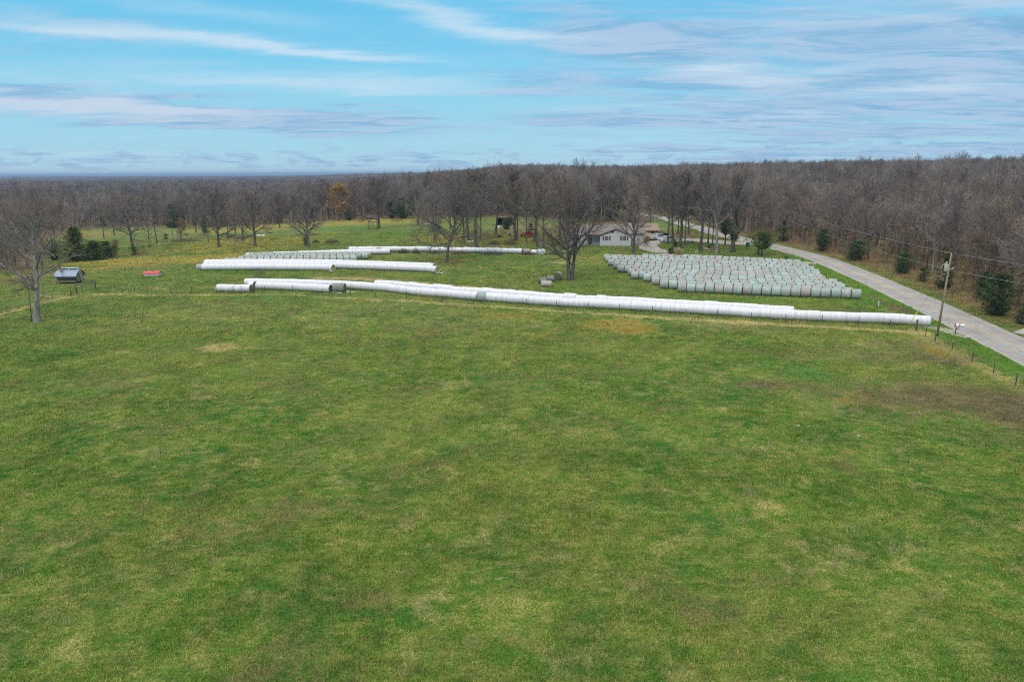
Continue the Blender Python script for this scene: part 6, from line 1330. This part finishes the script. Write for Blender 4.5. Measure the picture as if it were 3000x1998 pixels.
sp = empty('sign_post', at(2350, 772), 0, 'brown wooden sign post where the track meets the road', 'sign post'); m = MB(); m.box(0, 0, .65, .13, .13, 1.3); m.build('post', WOODD, sp); m = MB(); m.box(-.2, 0, 1.2, .5, .05, .1); m.build('arm', WOODD, sp)
pt = empty('picnic_table', at(2022, 712), .1, 'grey picnic table on the gravel edge of the lawn', 'table'); m = MB(); m.box(0, 0, .75, 1.9, .8, .06); m.build('tabletop', WOODG, pt)
for s in (-1, 1): m = MB(); m.box(0, s * .75, .45, 1.9, .28, .05); m.build('bench', WOODG, pt)
for s in (-1, 1): m = MB(); m.tube([(s * .7, -.7, 0), (s * .7, -.3, .72)], .05, 6); m.tube([(s * .7, .7, 0), (s * .7, .3, .72)], .05, 6); m.box(s * .7, 0, .42, .06, 1.6, .08); m.build('leg', WOODG, pt)
wt = empty('cable_spool_table', at(1493, 692), 0, 'pale-topped table on a dark block near the red truck', 'table'); m = MB(); m.box(0, .4, 1.05, 1.5, 1.0, .1); m.build('tabletop', STONE, wt); m = MB(); m.box(.1, .4, .5, .75, .7, 1.0, 0, 0, .05); m.build('base', WOODD, wt)
def rock(u, v, s, label, mat=STONE, name='rock', cat='rock', flat=.6):
    bm = bmesh.new(); bmesh.ops.create_icosphere(bm, subdivisions=2, radius=s); r = random.Random(int(u * 7 + v))
    ph_ = [r.uniform(0, 6) for _ in range(3)]
    for q in bm.verts: k = 1 + .18 * math.sin(q.co.x * 5 / s + ph_[0]) + .14 * math.sin(q.co.y * 6 / s + ph_[1]); q.co *= k; q.co.z *= flat; q.co.z = max(q.co.z, -s * .2)
    me = bpy.data.meshes.new(name); bm.to_mesh(me); bm.free(); me.materials.append(mat); return tag(link(name, me, loc=at(u, v) + Vector((0, 0, s * .15))), label, cat)
rock(2066, 731, .75, 'pale rock at the end of the lawn rock bed'); rock(2080, 731, .4, 'small brown rock in the middle of the lawn rock bed', WOODG); rock(2092, 732, .55, 'dark rock beside the pale-limbed tree', WOODD)
rock(2515, 1277, .09, 'small white stone lying in the near pasture', WHITEP); rock(702, 704, .4, 'white scrap lying in front of the low-limbed oak', WHITEP, 'scrap', 'scrap', .3); rock(467, 715, .3, 'white scrap at the foot of the leaning tree', WHITEP, 'scrap', 'scrap', .3); rock(546, 716, .3, 'white scrap in front of the long brush pile', WHITEP, 'scrap', 'scrap', .3)
plant('bush', BUSHM[0], 2302, 764, 748, 28, 'rounded yellow-green bush at the road end of the track', 'bush'); plant('bush', BUSHM[1], 2078, 729, 716, 24, 'low bush in the lawn rock bed', 'bush')
m = MB(); m.tube([(0, 0, 0), (0, 0, .1), (0, 0, .5)], [.22, .26, .34], 12); fp = m.build('flower_pot', TERRA, loc=at(1880, 716)); tag(fp, 'orange flower pot at the shrub bed edge', 'flower pot'); m = MB(); m.tube([(0, 0, 0), (0, 0, .08), (0, 0, .55)], [.18, .24, .30], 12); fp = m.build('flower_pot', WHITEP, loc=at(1885, 716)); tag(fp, 'white flower pot beside the orange one', 'flower pot')
def plume(u, v, wpx, hpx, seed, label):
    p = at(u, v); k = ppx(p); r = random.Random(seed); m = MB()
    for i in range(150):
        a = r.uniform(0, 6.28); q = math.sqrt(r.random()) * wpx * k * .25; x, y = math.cos(a) * q, math.sin(a) * q; h_ = hpx * k * r.uniform(.55, 1.05); lx, ly = math.cos(a) * wpx * k * .3 * r.random(), math.sin(a) * wpx * k * .3 * r.random()
        m.tube([(x, y, 0), (x + lx * .4, y + ly * .4, h_ * .6), (x + lx, y + ly, h_)], [.02, .02, .035 if i % 3 == 0 else .01], 3, cap=False)
    return tag(m.build('ornamental_grass', STRAW, loc=p, recalc=False), label, 'ornamental grass', 'straw-coloured grass clumps behind the bale yard')
plume(1983, 748, 26, 24, 1, 'tall straw grass clump beside the green junipers'); plume(1996, 748, 16, 18, 2, 'straw grass clump second from the green junipers'); plume(2040, 750, 13, 17, 3, 'lone small straw grass clump behind the bale yard'); 
def rag(u, v, w_, h_, mat, name, label, cat, seed):
    r = random.Random(seed); m = MB(); n = 7; vs = []
    for i in range(n):
        for j in range(4): vs.append((w_ * (i / (n - 1) - .5) + r.uniform(-.08, .08), h_ * (j / 3 - .5) + r.uniform(-.06, .06), .06 + r.uniform(0, .38) * (1 if 0 < j < 3 and 0 < i < n - 1 else .2)))
    fs = [(i * 4 + j, i * 4 + j + 1, (i + 1) * 4 + j + 1, (i + 1) * 4 + j) for i in range(n - 1) for j in range(3)]; m.add(vs, fs); m.add([(x, y, z - .03) for x, y, z in vs], [f[::-1] for f in fs])
    return tag(m.build(name, mat, loc=at(u, v), recalc=False), label, cat)
rag(1581, 718, 1.3, 1.0, BLUE, 'blue_tarp', 'crumpled blue tarp on the grass between tree trunks', 'tarp', 1); rag(1378, 709, 1.9, 1.2, WHITEP, 'white_bags', 'heap of white bags at the trunks on the lawn', 'bags', 2); rag(1249, 658, 3.0, 1.6, PBLUE, 'pale_blue_tarp', 'pale blue tarp over junk at the back of the meadow', 'tarp', 3)
rag(1287, 653, 1.6, 1.6, WHITEP, 'white_junk_sheet', 'upright white sheet among junk at the meadow back', 'junk', 4); rag(765, 691, 3.2, 2.0, WHITEP, 'white_plastic_sheet', 'pale plastic sheeting dumped behind a meadow oak', 'plastic sheet', 5); rag(789, 684, 1.8, 1.4, DARK, 'black_plastic_sheet', 'black plastic bundle beside the pale sheeting', 'plastic sheet', 6); rock(2337, 1246, .16, 'pale flat scrap in the near pasture', STONE, 'scrap', 'scrap', .18)
rag(1685, 710, 3.2, 2.0, PBLUE, 'pale_cover_sheet', 'pale blue cover sheet behind the forked tree', 'cover', 8)
wtb = empty('white_table', at(1163, 663), 0, 'small white table on the green meadow', 'table'); m = MB(); m.box(0, 0, .6, 1.0, .7, .12); m.build('tabletop', WHITEP, wtb); [MB().box(x, 0, .27, .08, .5, .54).build('leg', WOODD, wtb) for x in (-.35, .35)]
bk = empty('white_bucket', at(1461, 669), 0, 'white drum on the grass before the open-fronted shed', 'drum'); m = MB(); m.tube([(0, 0, 0), (0, 0, .1), (0, 0, 1.0), (0, 0, 1.05)], [.36, .4, .4, .36], 14); m.build('barrel', WHITEP, bk); m = MB(); m.tube([(0, 0, 1.05), (0, 0, 1.08)], .3, 12); m.build('lid', DARK, bk)
dt = empty('flat_trailer', at(1257, 682, .4), .03, 'dark low trailer behind the spreading tree', 'trailer'); m = MB(); m.box(2.0, .9, .7, 4.2, 1.8, .25); m.build('deck', WOODD, dt)
for x in (1.6, 2.6): wheel(dt, x, .1, -1, .36)
bk2 = brush(1462, 696, 22, 8, 71, 'low tangle of junk metal by a lawn tree'); tag(bk2, None, 'junk heap')
# ---- far masts on the skyline
def mast(u, vb, vt, D, label, lean_px=0.0, stay=0.0):
    b0 = ray_at(u, vb, D); t0 = ray_at(u + lean_px, vt, D); z0 = hh(b0.x, b0.y); base = Vector((b0.x, b0.y, z0)); e = empty('mast', base, 0, label, 'mast'); k = ppx(b0)
    m = MB(); m.tube([(0, 0, 0), b0 - base, t0 - base], [1.3 * k, 1.15 * k, 1.0 * k], 8); m.build('tower', WHITEP, e)
    if stay: s = ray_at(u + stay, vb, D) - base; m = MB(); m.tube([s + Vector((3 * k, 0, -30 * k)), t0 - base - Vector((0, 0, 6 * k))], .55 * k, 5); m.build('stay', simple('blue_stay', (0.06, 0.34, 0.62), .6), e)
    return e
mast(2683, 482, 434, 640, 'slim leaning white mast with a blue stay on the skyline', -9, 18); mast(2969, 470, 440, 760, 'faint second white mast with a stay near the edge of the skyline', -3, 12)
rt = mast(1695, 500, 484, 1900, 'distant white tower on the skyline over the forked tree'); k = ppx(rt.location + Vector((0, 0, 40)))
q = ray_at(1695, 499, 1900) - rt.location; m = MB(); m.box(q.x, q.y, q.z, 18 * k, 6, 3 * k); m.build('buildings', WHITEP, rt)

# ---- golden seed heads standing over the pasture
GOLD = simple('golden_stems', (0.42, 0.335, 0.08), .9, var=.35, scale=.5); PALE = simple('pale_stems', (0.36, 0.34, 0.15), .9, var=.3, scale=.5)
def stems(seed, n, rad, h0, h1, mat):
    r = np.random.default_rng(seed); a = r.uniform(0, 6.283, n); q = rad * np.sqrt(r.uniform(0, 1, n)); p = np.stack([np.cos(a) * q, np.sin(a) * q, 0 * a], 1); d = np.stack([r.normal(0, .16, n), r.normal(0, .16, n), np.ones(n)], 1); d /= np.linalg.norm(d, axis=1)[:, None]
    v, f, _ = twigs(p, d, r.uniform(h0, h1, n), np.full(n, .011), r); return np_mesh('stems', v, f, [mat])
r = np.random.default_rng(19); prs = [proto('stem_source', stems(700 + i, 26, .35, .3, .75, (GOLD, GOLD, PALE)[i])) for i in range(3)]
x = r.uniform(-130, 140, 150000); y = r.uniform(14, 150, 150000); k = (np.abs(x) < .78 * y + 8) & inside(CLEAR, x, y) & ~covered(x, y); x, y = x[k], y[k]; z1, z2 = zones(x, y)
clump = np.sin(x * .9 + 2 * np.sin(y * .5)) * np.sin(y * .8 + 2 * np.sin(x * .43)); pr = np.where(z1[:, 1] > .36, (z1[:, 1] - .25) * 2.2, 0) * (y < 118) * (clump > -.35) + .022 * (clump > .75) + .10 * (z1[:, 1] > .2) * (clump > .55) + .30 * z2[:, 1] * (clump > -.2)
pr *= (inside(np.array(VERGE), x, y) == 0); k = r.uniform(size=len(x)) < pr; x, y, z1 = x[k], y[k], z1[k]; n = len(x); sc = r.uniform(.5, 1.15, n); z2k = z2[k, 1]; pick = np.where((z1[:, 1] > .24) & (z2k < .4), r.integers(0, 2, n), 2)
sg = scatter('seed_heads', np.stack([x, y, H(x, y)], 1), np.stack([0 * x, 0 * x, r.uniform(0, 6.28, n)], 1), np.stack([sc, sc, sc * r.uniform(.7, 1.1, n)], 1), pick, prs); tag(sg, 'golden and straw coloured seed stems standing over the pasture grass', None, None, 'stuff'); print('stems', n)

# ---- fallen leaves on the verge and lawn
lv = [proto('leaf_source', (lambda v, f: np_mesh('leaf_litter', v, f, [m_]))(*leaves(np.random.default_rng(800 + i), np.random.default_rng(810 + i).uniform(-.6, .6, (40, 3)) * np.array([1, 1, .03]) + np.array([0, 0, .05]), .075))) for i, m_ in enumerate((RUSSET, YELLOWL, BROWNL))]
x = r.uniform(-120, 150, 60000); y = r.uniform(70, 260, 60000); k = (np.abs(x) < .78 * y + 8) & ~covered(x, y); x, y = x[k], y[k]; z1, z2 = zones(x, y); k = r.uniform(size=len(x)) < z1[:, 0] * .35 + .02; x, y = x[k], y[k]; n = len(x)
ll = scatter('leaf_litter', np.stack([x, y, H(x, y) + .02], 1), np.stack([0 * x, 0 * x, r.uniform(0, 6.28, n)], 1), np.ones((n, 3)) * r.uniform(.8, 1.6, n)[:, None], r.integers(0, 3, n), lv); tag(ll, 'fallen brown and orange leaves on the verge and lawn', None, None, 'stuff'); print('litter', n)

# ---- air
hz = bpy.data.materials.new('haze_air'); hz.use_nodes = True; nt = hz.node_tree; nt.nodes.clear(); o_ = nt.nodes.new('ShaderNodeOutputMaterial'); pv = nt.nodes.new('ShaderNodeVolumePrincipled')
pv.inputs['Color'].default_value = (0.28, 0.43, 0.66, 1); pv.inputs['Density'].default_value = HAZE_D; pv.inputs['Anisotropy'].default_value = 0.0; nt.links.new(pv.outputs[0], o_.inputs['Volume'])
vals = [H(FX.ravel(), FY.ravel()).min(), V[:, 2].min()]; zb = min(vals) - 1.5; zt_ = max(FZ.max(), 46.0) + 1.5; print('haze top', zt_)
m = MB(); m.box(0, 0, (zb + zt_) / 2, 31000, 31000, zt_ - zb); ho = m.build('haze', hz); tag(ho, 'thin blue haze over the far country', None, None, 'stuff')
